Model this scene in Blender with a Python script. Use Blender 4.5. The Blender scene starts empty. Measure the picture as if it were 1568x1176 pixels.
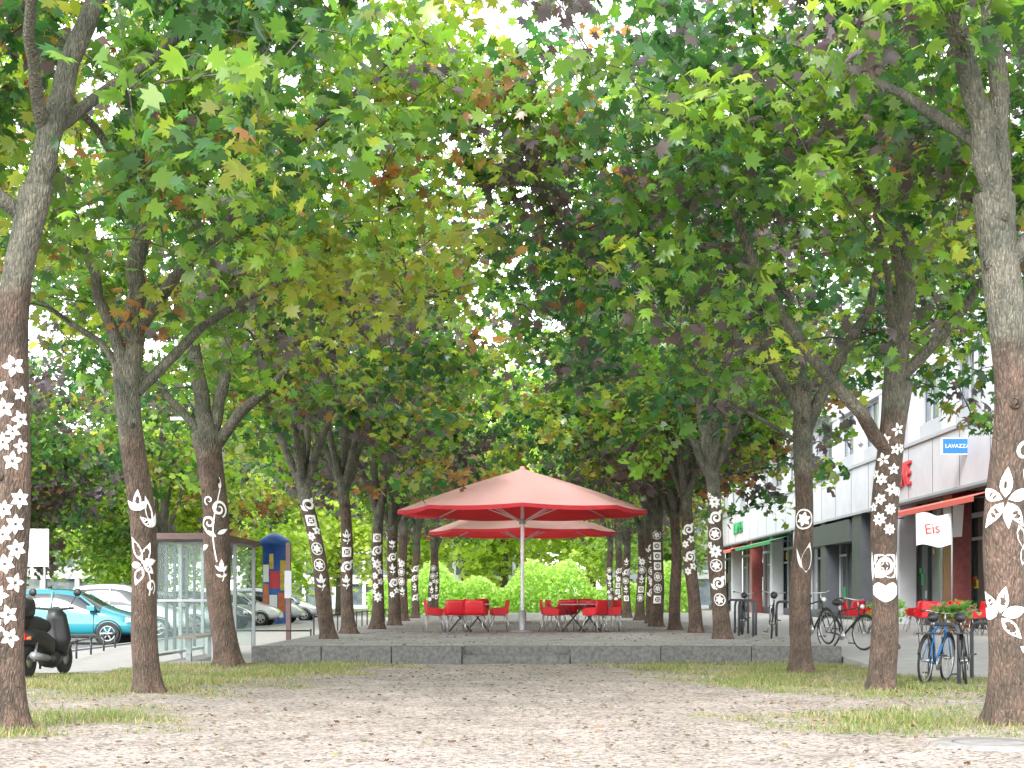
import bpy, math, random
import numpy as np
from mathutils import Vector, Matrix
R=random.Random(7)
sc=bpy.context.scene
COL=sc.collection
# ------------------------------------------------------------------ materials
def newmat(name):
    m=bpy.data.materials.new(name); m.use_nodes=True
    nt=m.node_tree; b=nt.nodes['Principled BSDF']
    return m,nt,b
def pmat(name,col,rough=.6,metal=0,var=0,vscale=5,bump=0,bscale=40,spec=.5,coat=0):
    m,nt,b=newmat(name)
    b.inputs['Base Color'].default_value=(*col,1); b.inputs['Roughness'].default_value=rough
    b.inputs['Metallic'].default_value=metal; b.inputs['Specular IOR Level'].default_value=spec
    if coat: b.inputs['Coat Weight'].default_value=coat; b.inputs['Coat Roughness'].default_value=.06
    tc=nt.nodes.new('ShaderNodeTexCoord')
    if var:
        n=nt.nodes.new('ShaderNodeTexNoise'); n.inputs['Scale'].default_value=vscale; n.inputs['Detail'].default_value=6
        n.inputs['Roughness'].default_value=.65
        nt.links.new(tc.outputs['Object'],n.inputs['Vector'])
        r=nt.nodes.new('ShaderNodeValToRGB')
        r.color_ramp.elements[0].position=.3; r.color_ramp.elements[1].position=.7
        r.color_ramp.elements[0].color=(*[c*(1-var) for c in col],1)
        r.color_ramp.elements[1].color=(*[min(1,c*(1+var)) for c in col],1)
        nt.links.new(n.outputs['Fac'],r.inputs['Fac']); nt.links.new(r.outputs['Color'],b.inputs['Base Color'])
    if bump:
        n=nt.nodes.new('ShaderNodeTexNoise'); n.inputs['Scale'].default_value=bscale; n.inputs['Detail'].default_value=4
        nt.links.new(tc.outputs['Object'],n.inputs['Vector'])
        bp=nt.nodes.new('ShaderNodeBump'); bp.inputs['Strength'].default_value=bump; bp.inputs['Distance'].default_value=.02
        nt.links.new(n.outputs['Fac'],bp.inputs['Height']); nt.links.new(bp.outputs['Normal'],b.inputs['Normal'])
    return m
def leafmat(name,trans=.5,gain=1.0,rough=.38,tv=2.2,spec=.6):
    m,nt,b=newmat(name)
    at=nt.nodes.new('ShaderNodeAttribute'); at.attribute_name='col'
    oi=nt.nodes.new('ShaderNodeObjectInfo')
    hs=nt.nodes.new('ShaderNodeHueSaturation')
    mr=nt.nodes.new('ShaderNodeMapRange'); mr.inputs['To Min'].default_value=.49; mr.inputs['To Max'].default_value=.51
    nt.links.new(oi.outputs['Random'],mr.inputs['Value']); nt.links.new(mr.outputs['Result'],hs.inputs['Hue'])
    hs.inputs['Value'].default_value=gain
    nt.links.new(at.outputs['Color'],hs.inputs['Color'])
    nt.links.new(hs.outputs['Color'],b.inputs['Base Color'])
    b.inputs['Roughness'].default_value=rough; b.inputs['Specular IOR Level'].default_value=spec
    tr=nt.nodes.new('ShaderNodeBsdfTranslucent')
    h2=nt.nodes.new('ShaderNodeHueSaturation'); h2.inputs['Hue'].default_value=.488; h2.inputs['Saturation'].default_value=1.08; h2.inputs['Value'].default_value=tv
    nt.links.new(hs.outputs['Color'],h2.inputs['Color']); nt.links.new(h2.outputs['Color'],tr.inputs['Color'])
    mx=nt.nodes.new('ShaderNodeMixShader'); mx.inputs[0].default_value=trans
    nt.links.new(b.outputs[0],mx.inputs[1]); nt.links.new(tr.outputs[0],mx.inputs[2])
    nt.links.new(mx.outputs[0],nt.nodes['Material Output'].inputs['Surface'])
    return m
M={}
M['leaf']=leafmat('maple_leaf_mat',.50,1.2,.32,2.6,.9)
M['leafbg']=leafmat('distant_leaf_mat',.5,1.5,.5)
M['blade']=leafmat('grass_blade_mat',.3,1.0,.6)
M['dead']=leafmat('dry_leaf_mat',.15,1.0,.7)
def barkmat(name,split,upper=(.165,.16,.13),lower=(.150,.102,.080)):
    m,nt,b=newmat(name)
    tc=nt.nodes.new('ShaderNodeTexCoord'); mp=nt.nodes.new('ShaderNodeMapping'); mp.inputs['Scale'].default_value=(1,1,.3)
    nt.links.new(tc.outputs['Object'],mp.inputs['Vector'])
    n1=nt.nodes.new('ShaderNodeTexNoise'); n1.inputs['Scale'].default_value=30; n1.inputs['Detail'].default_value=8; n1.inputs['Roughness'].default_value=.75
    nt.links.new(mp.outputs[0],n1.inputs['Vector'])
    n2=nt.nodes.new('ShaderNodeTexNoise'); n2.inputs['Scale'].default_value=3.5; n2.inputs['Detail'].default_value=5
    nt.links.new(tc.outputs['Object'],n2.inputs['Vector'])
    vo=nt.nodes.new('ShaderNodeTexVoronoi'); vo.feature='DISTANCE_TO_EDGE'; vo.inputs['Scale'].default_value=34
    nt.links.new(mp.outputs[0],vo.inputs['Vector'])
    sp=nt.nodes.new('ShaderNodeSeparateXYZ'); nt.links.new(tc.outputs['Object'],sp.inputs[0])
    ad=nt.nodes.new('ShaderNodeMath'); ad.operation='MULTIPLY_ADD'; ad.inputs[1].default_value=.9
    nt.links.new(n2.outputs['Fac'],ad.inputs[0]); nt.links.new(sp.outputs['Z'],ad.inputs[2])
    mr=nt.nodes.new('ShaderNodeMapRange'); mr.inputs['From Min'].default_value=split+.35; mr.inputs['From Max'].default_value=split+.6
    nt.links.new(ad.outputs[0],mr.inputs['Value'])
    def ramp(c,lo,hi):
        r=nt.nodes.new('ShaderNodeValToRGB'); r.color_ramp.elements[0].position=.32; r.color_ramp.elements[1].position=.68
        r.color_ramp.elements[0].color=(*[x*lo for x in c],1); r.color_ramp.elements[1].color=(*[x*hi for x in c],1)
        nt.links.new(n1.outputs['Fac'],r.inputs['Fac']); return r
    ra=ramp(lower,.35,1.6); rb=ramp(upper,.35,1.6)
    mx=nt.nodes.new('ShaderNodeMix'); mx.data_type='RGBA'
    nt.links.new(mr.outputs[0],mx.inputs['Factor']); nt.links.new(ra.outputs[0],mx.inputs['A']); nt.links.new(rb.outputs[0],mx.inputs['B'])
    r3=nt.nodes.new('ShaderNodeValToRGB'); r3.color_ramp.elements[0].position=.35; r3.color_ramp.elements[1].position=.65
    r3.color_ramp.elements[0].color=(.60,.65,.60,1); r3.color_ramp.elements[1].color=(1.18,1.12,1.05,1)
    nt.links.new(n2.outputs['Fac'],r3.inputs['Fac'])
    r4=nt.nodes.new('ShaderNodeValToRGB'); r4.color_ramp.elements[0].position=.0; r4.color_ramp.elements[1].position=.1
    r4.color_ramp.elements[0].color=(.5,.5,.5,1); r4.color_ramp.elements[1].color=(1,1,1,1)
    nt.links.new(vo.outputs['Distance'],r4.inputs['Fac'])
    m2=nt.nodes.new('ShaderNodeMix'); m2.data_type='RGBA'; m2.blend_type='MULTIPLY'; m2.inputs['Factor'].default_value=1
    nt.links.new(mx.outputs['Result'],m2.inputs['A']); nt.links.new(r3.outputs[0],m2.inputs['B'])
    m4=nt.nodes.new('ShaderNodeMix'); m4.data_type='RGBA'; m4.blend_type='MULTIPLY'; m4.inputs['Factor'].default_value=.8
    nt.links.new(m2.outputs['Result'],m4.inputs['A']); nt.links.new(r4.outputs[0],m4.inputs['B'])
    nt.links.new(m4.outputs['Result'],b.inputs['Base Color'])
    b.inputs['Roughness'].default_value=.85
    am=nt.nodes.new('ShaderNodeMath'); am.operation='MULTIPLY_ADD'; am.inputs[1].default_value=2.0
    nt.links.new(vo.outputs['Distance'],am.inputs[0]); nt.links.new(n1.outputs['Fac'],am.inputs[2])
    bp=nt.nodes.new('ShaderNodeBump'); bp.inputs['Strength'].default_value=1.0; bp.inputs['Distance'].default_value=.03
    nt.links.new(am.outputs[0],bp.inputs['Height']); nt.links.new(bp.outputs[0],b.inputs['Normal'])
    return m
M['stencil']=pmat('white_stencil_paint',(.78,.77,.74),.6,var=.12,vscale=18,bump=.3,bscale=60)
M['conc']=pmat('dark_concrete',(.11,.108,.102),.85,var=.45,vscale=14,bump=.5,bscale=60)
M['lid']=pmat('manhole_concrete',(.22,.21,.20),.85,var=.25,vscale=9,bump=.4)
M['pave']=pmat('pavement_mat',(.31,.30,.285),.85,var=.15,vscale=3,bump=.3)
M['asph']=pmat('asphalt',(.14,.14,.145),.85,var=.25,vscale=6)
M['white']=pmat('white_render',(.50,.51,.54),.7,var=.12,vscale=.7)
M['lgrey']=pmat('light_grey_panel',(.34,.35,.37),.6,var=.08,vscale=1)
M['dgrey']=pmat('dark_grey_panel',(.06,.065,.075),.5,var=.15,vscale=2)
M['black']=pmat('black_paint',(.018,.018,.02),.4)
M['rubber']=pmat('rubber',(.02,.02,.02),.8)
M['steel']=pmat('steel',(.45,.45,.46),.35,.9)
M['galv']=pmat('galvanised',(.28,.29,.30),.5,.4,var=.1,vscale=10)
M['red']=pmat('red_plastic',(.52,.012,.02),.35,var=.08,vscale=6)
M['redaw']=pmat('red_awning',(.62,.12,.09),.7)
M['tile']=pmat('red_tile',(.20,.05,.045),.35,var=.3,vscale=7)
M['brown']=pmat('rusty_brown',(.10,.055,.05),.55,var=.2,vscale=6)
M['blue']=pmat('blue_sign',(.02,.16,.5),.4)
M['postb']=pmat('poster_blue',(.02,.09,.36),.5,var=.3,vscale=3)
M['posto']=pmat('poster_orange',(.5,.14,.04),.5,var=.4,vscale=5)
M['posty']=pmat('poster_yellow',(.5,.36,.06),.5,var=.4,vscale=5)
M['postr']=pmat('poster_red',(.5,.03,.04),.5)
M['greens']=pmat('green_sign',(.03,.25,.09),.5)
M['wpaint']=pmat('white_paint',(.8,.8,.8),.5)
M['wood']=pmat('wood',(.2,.1,.05),.6,var=.3,vscale=12)
M['teal']=pmat('teal_car_paint',(.0,.19,.24),.3,.1,coat=1)
M['cwhite']=pmat('white_car_paint',(.60,.61,.63),.3,coat=1)
M['csilver']=pmat('silver_car_paint',(.42,.43,.45),.3,.5,coat=1)
M['cblack']=pmat('black_car_paint',(.015,.015,.018),.25,coat=1)
M['cblue']=pmat('blue_car_paint',(.02,.06,.18),.3,.2,coat=1)
M['glass']=pmat('dark_glass',(.02,.03,.035),.06,spec=.9)
M['shopglass']=pmat('shop_glass',(.045,.06,.055),.1,var=.7,vscale=.9,spec=.9)
M['winglass']=pmat('window_glass',(.12,.15,.17),.08,var=.5,vscale=.8,spec=.9)
M['lens']=pmat('lamp_lens',(.7,.72,.75),.1,.3)
M['redlens']=pmat('red_lens',(.6,.01,.01),.2)
M['bikeblue']=pmat('bike_blue',(.02,.16,.42),.35)
def fabric(name,base,tcol,mix):
    m,nt,b=newmat(name); b.inputs['Base Color'].default_value=(*base,1); b.inputs['Roughness'].default_value=.85
    tr=nt.nodes.new('ShaderNodeBsdfTranslucent'); tr.inputs['Color'].default_value=(*tcol,1)
    mx=nt.nodes.new('ShaderNodeMixShader'); mx.inputs[0].default_value=mix
    nt.links.new(b.outputs[0],mx.inputs[1]); nt.links.new(tr.outputs[0],mx.inputs[2])
    nt.links.new(mx.outputs[0],nt.nodes['Material Output'].inputs['Surface']); return m
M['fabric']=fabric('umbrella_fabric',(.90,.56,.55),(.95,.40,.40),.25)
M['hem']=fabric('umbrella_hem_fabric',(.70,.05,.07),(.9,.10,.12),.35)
M['throughlight']=fabric('umbrella_throughlight',(.85,.08,.09),(1.0,.2,.2),.55)  # added inner layer; its red paints in light passing through the pale cloth
def clearglass():
    m,nt,b=newmat('clear_glass'); b.inputs['Base Color'].default_value=(.5,.6,.58,1); b.inputs['Roughness'].default_value=.05
    tr=nt.nodes.new('ShaderNodeBsdfTransparent'); tr.inputs[0].default_value=(.9,.94,.93,1)
    mx=nt.nodes.new('ShaderNodeMixShader'); mx.inputs[0].default_value=.92
    nt.links.new(b.outputs[0],mx.inputs[1]); nt.links.new(tr.outputs[0],mx.inputs[2])
    nt.links.new(mx.outputs[0],nt.nodes['Material Output'].inputs['Surface']); return m
M['clear']=clearglass()
def gravel(name,c1,c2,usegrass=False,scale=55):
    m,nt,b=newmat(name); tc=nt.nodes.new('ShaderNodeTexCoord')
    vo=nt.nodes.new('ShaderNodeTexVoronoi'); vo.inputs['Scale'].default_value=scale; nt.links.new(tc.outputs['Object'],vo.inputs['Vector'])
    n=nt.nodes.new('ShaderNodeTexNoise'); n.inputs['Scale'].default_value=1.1; n.inputs['Detail'].default_value=10; n.inputs['Roughness'].default_value=.78
    nt.links.new(tc.outputs['Object'],n.inputs['Vector'])
    sp=nt.nodes.new('ShaderNodeSeparateColor'); nt.links.new(vo.outputs['Color'],sp.inputs[0])
    r=nt.nodes.new('ShaderNodeValToRGB'); e=r.color_ramp.elements
    e[0].position=.0; e[0].color=(*[x*.18 for x in c1],1); e[1].position=1; e[1].color=(*[min(.9,x*1.55) for x in c1],1)
    k=e.new(.34); k.color=(*c1,1)
    nt.links.new(sp.outputs[0],r.inputs['Fac'])
    r2=nt.nodes.new('ShaderNodeValToRGB'); r2.color_ramp.elements[0].position=.38; r2.color_ramp.elements[1].position=.62
    r2.color_ramp.elements[0].color=(*[a/b_ for a,b_ in zip(c2,c1)],1); r2.color_ramp.elements[1].color=(1.05,1.05,1.05,1)
    nt.links.new(n.outputs['Fac'],r2.inputs['Fac'])
    mu=nt.nodes.new('ShaderNodeMix'); mu.data_type='RGBA'; mu.blend_type='MULTIPLY'; mu.inputs['Factor'].default_value=1
    nt.links.new(r.outputs[0],mu.inputs['A']); nt.links.new(r2.outputs[0],mu.inputs['B'])
    out=mu.outputs['Result']
    if usegrass:
        at=nt.nodes.new('ShaderNodeAttribute'); at.attribute_name='grass'
        n3=nt.nodes.new('ShaderNodeTexNoise'); n3.inputs['Scale'].default_value=9; n3.inputs['Detail'].default_value=6; nt.links.new(tc.outputs['Object'],n3.inputs['Vector'])
        r3=nt.nodes.new('ShaderNodeValToRGB'); r3.color_ramp.elements[0].position=.3; r3.color_ramp.elements[1].position=.7
        r3.color_ramp.elements[0].color=(.12,.13,.05,1); r3.color_ramp.elements[1].color=(.23,.20,.12,1)
        nt.links.new(n3.outputs['Fac'],r3.inputs['Fac'])
        m3=nt.nodes.new('ShaderNodeMix'); m3.data_type='RGBA'
        ms=nt.nodes.new('ShaderNodeMath'); ms.operation='MULTIPLY'; ms.inputs[1].default_value=.8
        nt.links.new(at.outputs['Fac'],ms.inputs[0]); nt.links.new(ms.outputs[0],m3.inputs['Factor'])
        nt.links.new(out,m3.inputs['A']); nt.links.new(r3.outputs[0],m3.inputs['B']); out=m3.outputs['Result']
    nt.links.new(out,b.inputs['Base Color']); b.inputs['Roughness'].default_value=.95
    bp=nt.nodes.new('ShaderNodeBump'); bp.inputs['Strength'].default_value=.6; bp.inputs['Distance'].default_value=.02
    nt.links.new(vo.outputs['Distance'],bp.inputs['Height']); nt.links.new(bp.outputs[0],b.inputs['Normal'])
    return m
M['gravel']=gravel('path_gravel',(.30,.255,.225),(.20,.168,.145),True,36)
M['ggrey']=gravel('grey_gravel',(.29,.28,.268),(.20,.19,.18),False,36)
M['earth']=pmat('earth_grass',(.14,.15,.06),.95,var=.4,vscale=2)
# ------------------------------------------------------------------ builders
def empty(name,loc=(0,0,0),rot=0):
    e=bpy.data.objects.new(name,None); e.location=loc; e.rotation_euler=(0,0,rot); COL.objects.link(e); return e
class MB:
    def __init__(s): s.v=[];s.f=[];s.m=[];s.mats=[];s.sm=[]
    def mi(s,k):
        if k not in s.mats: s.mats.append(k)
        return s.mats.index(k)
    def add(s,vs,fs,k,smooth=False):
        o=len(s.v); s.v+= [tuple(v) for v in vs]; i=s.mi(k)
        for f in fs: s.f.append(tuple(a+o for a in f)); s.m.append(i); s.sm.append(smooth)
    def box(s,x0,x1,y0,y1,z0,z1,k):
        vs=[(x0,y0,z0),(x1,y0,z0),(x1,y1,z0),(x0,y1,z0),(x0,y0,z1),(x1,y0,z1),(x1,y1,z1),(x0,y1,z1)]
        s.add(vs,[(0,3,2,1),(4,5,6,7),(0,1,5,4),(1,2,6,5),(2,3,7,6),(3,0,4,7)],k)
    def tube(s,pts,r,k,n=8,caps=True):
        pts=[Vector(p) for p in pts]
        if not isinstance(r,(list,tuple)): r=[r]*len(pts)
        vs=[];fs=[];up=None
        for i,p in enumerate(pts):
            t=(pts[min(i+1,len(pts)-1)]-pts[max(i-1,0)]).normalized()
            if up is None:
                up=Vector((0,0,1)) if abs(t.z)<.9 else Vector((1,0,0))
            a=(up-t*up.dot(t))
            a=a.normalized() if a.length>1e-5 else t.orthogonal().normalized()
            up=a; b=t.cross(a)
            for j in range(n):
                th=2*math.pi*j/n; vs.append(p+(a*math.cos(th)+b*math.sin(th))*r[i])
        for i in range(len(pts)-1):
            for j in range(n):
                j2=(j+1)%n; fs.append((i*n+j,i*n+j2,(i+1)*n+j2,(i+1)*n+j))
        if caps: fs.append(tuple(range(n))[::-1]); fs.append(tuple((len(pts)-1)*n+j for j in range(n)))
        s.add(vs,fs,k,True)
    def lathe(s,prof,c,k,n=20,axis='z',smooth=True):
        vs=[];fs=[]
        for (r,h) in prof:
            for j in range(n):
                t=2*math.pi*j/n
                if axis=='z': vs.append((c[0]+r*math.cos(t),c[1]+r*math.sin(t),c[2]+h))
                elif axis=='y': vs.append((c[0]+r*math.cos(t),c[1]+h,c[2]+r*math.sin(t)))
                else: vs.append((c[0]+h,c[1]+r*math.cos(t),c[2]+r*math.sin(t)))
        for i in range(len(prof)-1):
            for j in range(n):
                j2=(j+1)%n; fs.append((i*n+j,i*n+j2,(i+1)*n+j2,(i+1)*n+j))
        s.add(vs,fs,k,smooth)
    def obj(s,name,parent=None,bevel=0,subs=0,loc=None,rot=None,solid=0):
        me=bpy.data.meshes.new(name); me.from_pydata(s.v,[],s.f)
        for k in s.mats: me.materials.append(M[k] if isinstance(k,str) else k)
        me.polygons.foreach_set('material_index',s.m); me.polygons.foreach_set('use_smooth',s.sm); me.update()
        return inst(me,name,parent,bevel,subs,loc,rot,solid)
def inst(me,name,parent=None,bevel=0,subs=0,loc=None,rot=None,solid=0,scale=None):
    o=bpy.data.objects.new(name,me); COL.objects.link(o)
    if parent: o.parent=parent
    if loc: o.location=loc
    if rot is not None: o.rotation_euler=rot if isinstance(rot,tuple) else (0,0,rot)
    if scale: o.scale=scale
    if solid: q=o.modifiers.new('s','SOLIDIFY'); q.thickness=solid; q.offset=0
    if bevel: q=o.modifiers.new('b','BEVEL'); q.width=bevel; q.segments=2; q.limit_method='ANGLE'
    if subs: q=o.modifiers.new('u','SUBSURF'); q.levels=subs; q.render_levels=subs
    return o
def text(body,name,parent,loc,rot,size,mat,ext=.01,sx=1):
    c=bpy.data.curves.new(name,'FONT'); c.body=body; c.size=size; c.extrude=ext; c.align_x='CENTER'; c.align_y='CENTER'
    c.materials.append(M[mat]); o=bpy.data.objects.new(name,c); COL.objects.link(o); o.parent=parent; o.location=loc; o.rotation_euler=rot; o.scale=(sx,1,1); return o
def npmesh(name,V,F,mat,col=None,smooth=False):
    me=bpy.data.meshes.new(name); me.vertices.add(len(V)); me.vertices.foreach_set('co',V.astype(np.float32).ravel())
    me.loops.add(F.size); me.loops.foreach_set('vertex_index',F.astype(np.int32).ravel())
    me.polygons.add(len(F)); me.polygons.foreach_set('loop_start',np.arange(0,F.size,F.shape[1],dtype=np.int32))
    me.polygons.foreach_set('loop_total',np.full(len(F),F.shape[1],dtype=np.int32))
    me.update(calc_edges=True)
    if col is not None:
        a=me.attributes.new('col','FLOAT_COLOR','POINT'); c4=np.ones((len(V),4),np.float32); c4[:,:3]=col
        a.data.foreach_set('color',c4.ravel())
    me.materials.append(mat)
    if smooth: me.polygons.foreach_set('use_smooth',np.ones(len(F),bool))
    return me
# ------------------------------------------------------------------ leaves
half=[(.19,-.07),(.52,.06),(.30,.25),(.66,.50),(.36,.52),(.40,.74),(.15,.64)]
out=[(0,0)]+half+[(0,1.1)]+[(-x,y) for x,y in half[::-1]]
LEAF0=np.array([(0,.32,.0)]+[(x,y,-.20*(x*x+(y-.3)**2)-.08*abs(x)) for x,y in out])
F0=np.array([(0,i+1,(i+1)%len(out)+1) for i in range(len(out))])
o2=[(0,0),(.5,.12),(.2,.42),(.5,.72),(0,1.05),(-.5,.72),(-.2,.42),(-.5,.12)]
LEAF1=np.array([(x,y,-.15*(x*x+(y-.4)**2)) for x,y in o2]); F1=np.array([(0,1,2),(0,2,4),(2,3,4),(0,4,6),(4,5,6),(0,6,7)])
def leaves(P,size,col,rng,lod=0,tilt=.6,flat=False):
    N=len(P); L,F=(LEAF0,F0) if lod==0 else (LEAF1,F1)
    az=rng.uniform(0,2*np.pi,N)
    ydir=np.stack([np.cos(az),np.sin(az),-rng.uniform(-.1,1.3,N)*(0 if flat else 1)],1); ydir/=np.linalg.norm(ydir,axis=1)[:,None]
    nrm=np.stack([rng.normal(0,tilt,N),rng.normal(0,tilt,N),np.ones(N)],1)
    nrm-=ydir*np.sum(nrm*ydir,1)[:,None]; nrm/=np.linalg.norm(nrm,axis=1)[:,None]
    xd=np.cross(ydir,nrm)
    s=(size*rng.uniform(.6,1.2,N))[:,None,None]
    wv=rng.uniform(.85,1.15,N)[:,None,None]; cu=rng.uniform(-.3,2.6,N)[:,None,None]
    V=P[:,None,:]+s*(L[None,:,0:1]*wv*xd[:,None,:]+L[None,:,1:2]*ydir[:,None,:]+cu*L[None,:,2:3]*nrm[:,None,:])
    FF=F[None]+(np.arange(N)*len(L))[:,None,None]
    C=np.repeat(col[:,None,:],len(L),1)
    return V.reshape(-1,3),FF.reshape(-1,3),C.reshape(-1,3)
# green, deep green, yellow-green, russet, mauve, bright green
PAL=np.array([(.072,.150,.026),(.028,.085,.024),(.17,.205,.035),(.20,.115,.04),(.080,.062,.066),(.120,.215,.032)])
def tipcolors(tips,k,w,rng):
    n=len(tips); w=np.array(w,float)
    ph=rng.uniform(0,6.28,(6,3)); fr=rng.uniform(.7,1.4,(6,3))
    field=np.stack([np.sin(tips[:,0]*fr[i,0]+ph[i,0])+np.sin(tips[:,1]*fr[i,1]+ph[i,1])+np.sin(tips[:,2]*fr[i,2]*1.3+ph[i,2]) for i in range(6)],1)
    p=w[None]*np.exp(field*.85); p/=p.sum(1)[:,None]
    cum=p.cumsum(1)
    cumk=np.repeat(cum,k,0); u=np.repeat(rng.random(n),k)
    alt=rng.random(n*k)<.22; u=np.where(alt,rng.random(n*k),u)
    idx=(u[:,None]>cumk).sum(1).clip(0,5)
    c=PAL[idx]*rng.uniform(.55,1.45,(n*k,1))*rng.uniform(.9,1.1,(n*k,3))
    return c
def make_crown(parent,seed,limbs,center,radii,ntips,k,size,w,lod,zmin,bark,gap=.0,spread=.40,bare=(0,0,2.2,7.0),arch=None):
    rng=np.random.default_rng(seed)
    P=[];par=[];rs=[]
    for pts,r0,r1 in limbs:
        pts=[np.array(p,float) for p in pts]; acc=[]
        for a,b in zip(pts[:-1],pts[1:]):
            n=max(1,int(np.linalg.norm(b-a)/.3))
            for i in range(n): acc.append(a+(b-a)*i/n)
        acc.append(pts[-1]); acc=np.array(acc)
        for _ in range(3):
            if len(acc)>2: acc[1:-1]=(acc[:-2]+2*acc[1:-1]+acc[2:])/4
        acc[1:-1]+=rng.normal(0,.022,acc[1:-1].shape)
        for i,a in enumerate(acc):
            par.append(-1 if i==0 else len(P)-1); P.append(a); rs.append(r0+(r1-r0)*i/(len(acc)-1))
    nl=len(P)
    c=np.array(center);rd=np.array(radii); ph=rng.uniform(0,6.28,(2,3))
    T=[]
    while len(T)<ntips:
        d=rng.normal(size=3); d/=np.linalg.norm(d); r=rng.random()**(1/3.2)
        rr=1+.13*math.sin(3*math.atan2(d[1],d[0])+ph[0,0])+.1*math.sin(5*d[2]+ph[0,1])
        p=c+d*rd*r*rr
        zm=zmin+.35*math.sin(p[0]*1.7+ph[1,0])+.35*math.sin(p[1]*1.9+ph[1,1])
        if arch is not None: zm+=1.1*math.exp(-((p[0]+arch+.3)/1.5)**2)
        if p[2]<zm: continue
        hd=math.hypot(p[0]-bare[0],p[1]-bare[1])
        if hd<bare[2]*(1.15-.5*max(0,(p[2]-zmin)/max(.1,bare[3]-zmin))) and p[2]<bare[3] and rng.random()<.88: continue
        f=math.sin(p[0]*2.1+ph[0,0])+math.sin(p[1]*2.3+ph[0,1])+math.sin(p[2]*2.6+ph[0,2])
        if f<-.5+gap and rng.random()<.93: continue
        T.append(p)
    T=np.array(T)
    A=np.array(P); dist=np.min(np.linalg.norm(T[:,None]-A[None],axis=2),axis=1)
    T=T[np.argsort(dist)]
    buf=np.zeros((nl+ntips*16,3)); buf[:nl]=A; cnt=nl; tipn=[]
    for t in T:
        d=np.linalg.norm(buf[:cnt]-t,axis=1); j=int(np.argmin(d+ (buf[:cnt,2]>t[2]+.1)*.35)); dd=d[j]
        n=min(15,max(1,int(dd/.35))); a=buf[j].copy(); prev=j
        sd=rng.normal(0,.07,3)*dd
        for i in range(1,n+1):
            q=i/n; p=a+(t-a)*q+np.array([sd[0],sd[1],.12*dd+sd[2]])*math.sin(math.pi*q)
            buf[cnt]=p; par.append(prev); rs.append(0); prev=cnt; cnt+=1
        tipn.append(prev)
    P=buf[:cnt]
    ex=2.3; ch=[[] for _ in range(cnt)]
    for i in range(cnt):
        if par[i]>=0: ch[par[i]].append(i)
    rad=np.zeros(cnt)
    for i in range(cnt-1,-1,-1):
        s=sum(rad[c_]**ex for c_ in ch[i] if not(c_<nl)) if ch[i] else 0
        rad[i]=max(.006,s**(1/ex)) if i>=nl else max(rs[i],min(s**(1/ex),rs[i]*1.2))
    mb=MB(); starts=[i for i in range(cnt) if par[i]<0]; st=[(i,None) for i in starts]
    while st:
        i,pp=st.pop(); chain=[];rr=[]
        if pp is not None: chain.append(tuple(P[pp])); rr.append(float(min(rad[i]*1.15,rad[pp])))
        cur=i
        while True:
            chain.append(tuple(P[cur])); rr.append(float(rad[cur]))
            if not ch[cur]: break
            lim=[c_ for c_ in ch[cur] if c_<nl]
            nx=lim[0] if lim else max(ch[cur],key=lambda q:rad[q])
            for c_ in ch[cur]:
                if c_!=nx: st.append((c_,cur))
            cur=nx
        if len(chain)>1:
            mx=max(rr); mb.tube(chain,rr,bark,12 if mx>.08 else 7 if mx>.03 else 4,False)
    br=mb.obj('branches',parent)
    tips=P[tipn]
    Pl=np.repeat(tips,k,0)+rng.normal(0,1,(len(tips)*k,3))*np.array([spread,spread,spread*.6])*.62
    Cc=tipcolors(tips,k,w,rng)
    V,F,C=leaves(Pl,size,Cc,rng,lod,.8)
    me=npmesh('foliage',V,F,M['leaf'],C)
    fo=inst(me,'foliage',parent)
    return br,fo
# ------------------------------------------------------------------ stencils (u,v) polygons
def petal(cx,cz,ang,L,W,n=5,r0=0.0,pw=.8):
    q=[]; a=(math.cos(ang),math.sin(ang)); b=(-a[1],a[0]); pr=None
    for i in range(n+1):
        t=i/n; h=W*.5*math.sin(math.pi*min(1,t**pw)) if 0<i<n else .002
        c=(cx+a[0]*(r0+L*t),cz+a[1]*(r0+L*t)); e=((c[0]-b[0]*h,c[1]-b[1]*h),(c[0]+b[0]*h,c[1]+b[1]*h))
        if pr: q.append([pr[0],e[0],e[1],pr[1]])
        pr=e
    return q
def ring(cx,cz,r0,r1,n=16):
    return [[(cx+r*math.cos(t),cz+r*math.sin(t)) for r,t in ((r0,2*math.pi*i/n),(r1,2*math.pi*i/n),(r1,2*math.pi*(i+1)/n),(r0,2*math.pi*(i+1)/n))] for i in range(n)]
def flower(cx,cz,Rr,n,W=None,a0=None,pw=.8):
    q=[]; W=W or Rr*1.5/n*1.6; a0=R.random()*6 if a0 is None else a0
    for i in range(n): q+=petal(cx,cz,a0+2*math.pi*i/n,Rr*.84,W,5,Rr*.14,pw)
    return q
def rosette(cx,cz,Rr):
    return ring(cx,cz,Rr*.84,Rr,20)+flower(cx,cz,Rr*.76,6,Rr*.4,.3)+ring(cx,cz,0.001,Rr*.12,8)
def scroll(cx,cz,S,sg=1,turn=1.6,w=.03):
    pts=[]; n=26
    for i in range(n+1):
        t=i/n; a=-1.2+t*turn*2*math.pi; r=S*(1-.8*t)
        pts.append((cx+sg*r*math.cos(a),cz+r*math.sin(a)))
    q=[]
    pr=None
    for i,p in enumerate(pts):
        p2=pts[min(i+1,n)]; p1=pts[max(i-1,0)]; tx,tz=p2[0]-p1[0],p2[1]-p1[1]; l=math.hypot(tx,tz) or 1
        h=w*.5*(.35+.65*math.sin(math.pi*min(1,(i/n)*.9+.1))); e=((p[0]-tz/l*h,p[1]+tx/l*h),(p[0]+tz/l*h,p[1]-tx/l*h))
        if pr: q.append([pr[0],e[0],e[1],pr[1]])
        pr=e
    return q
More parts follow.
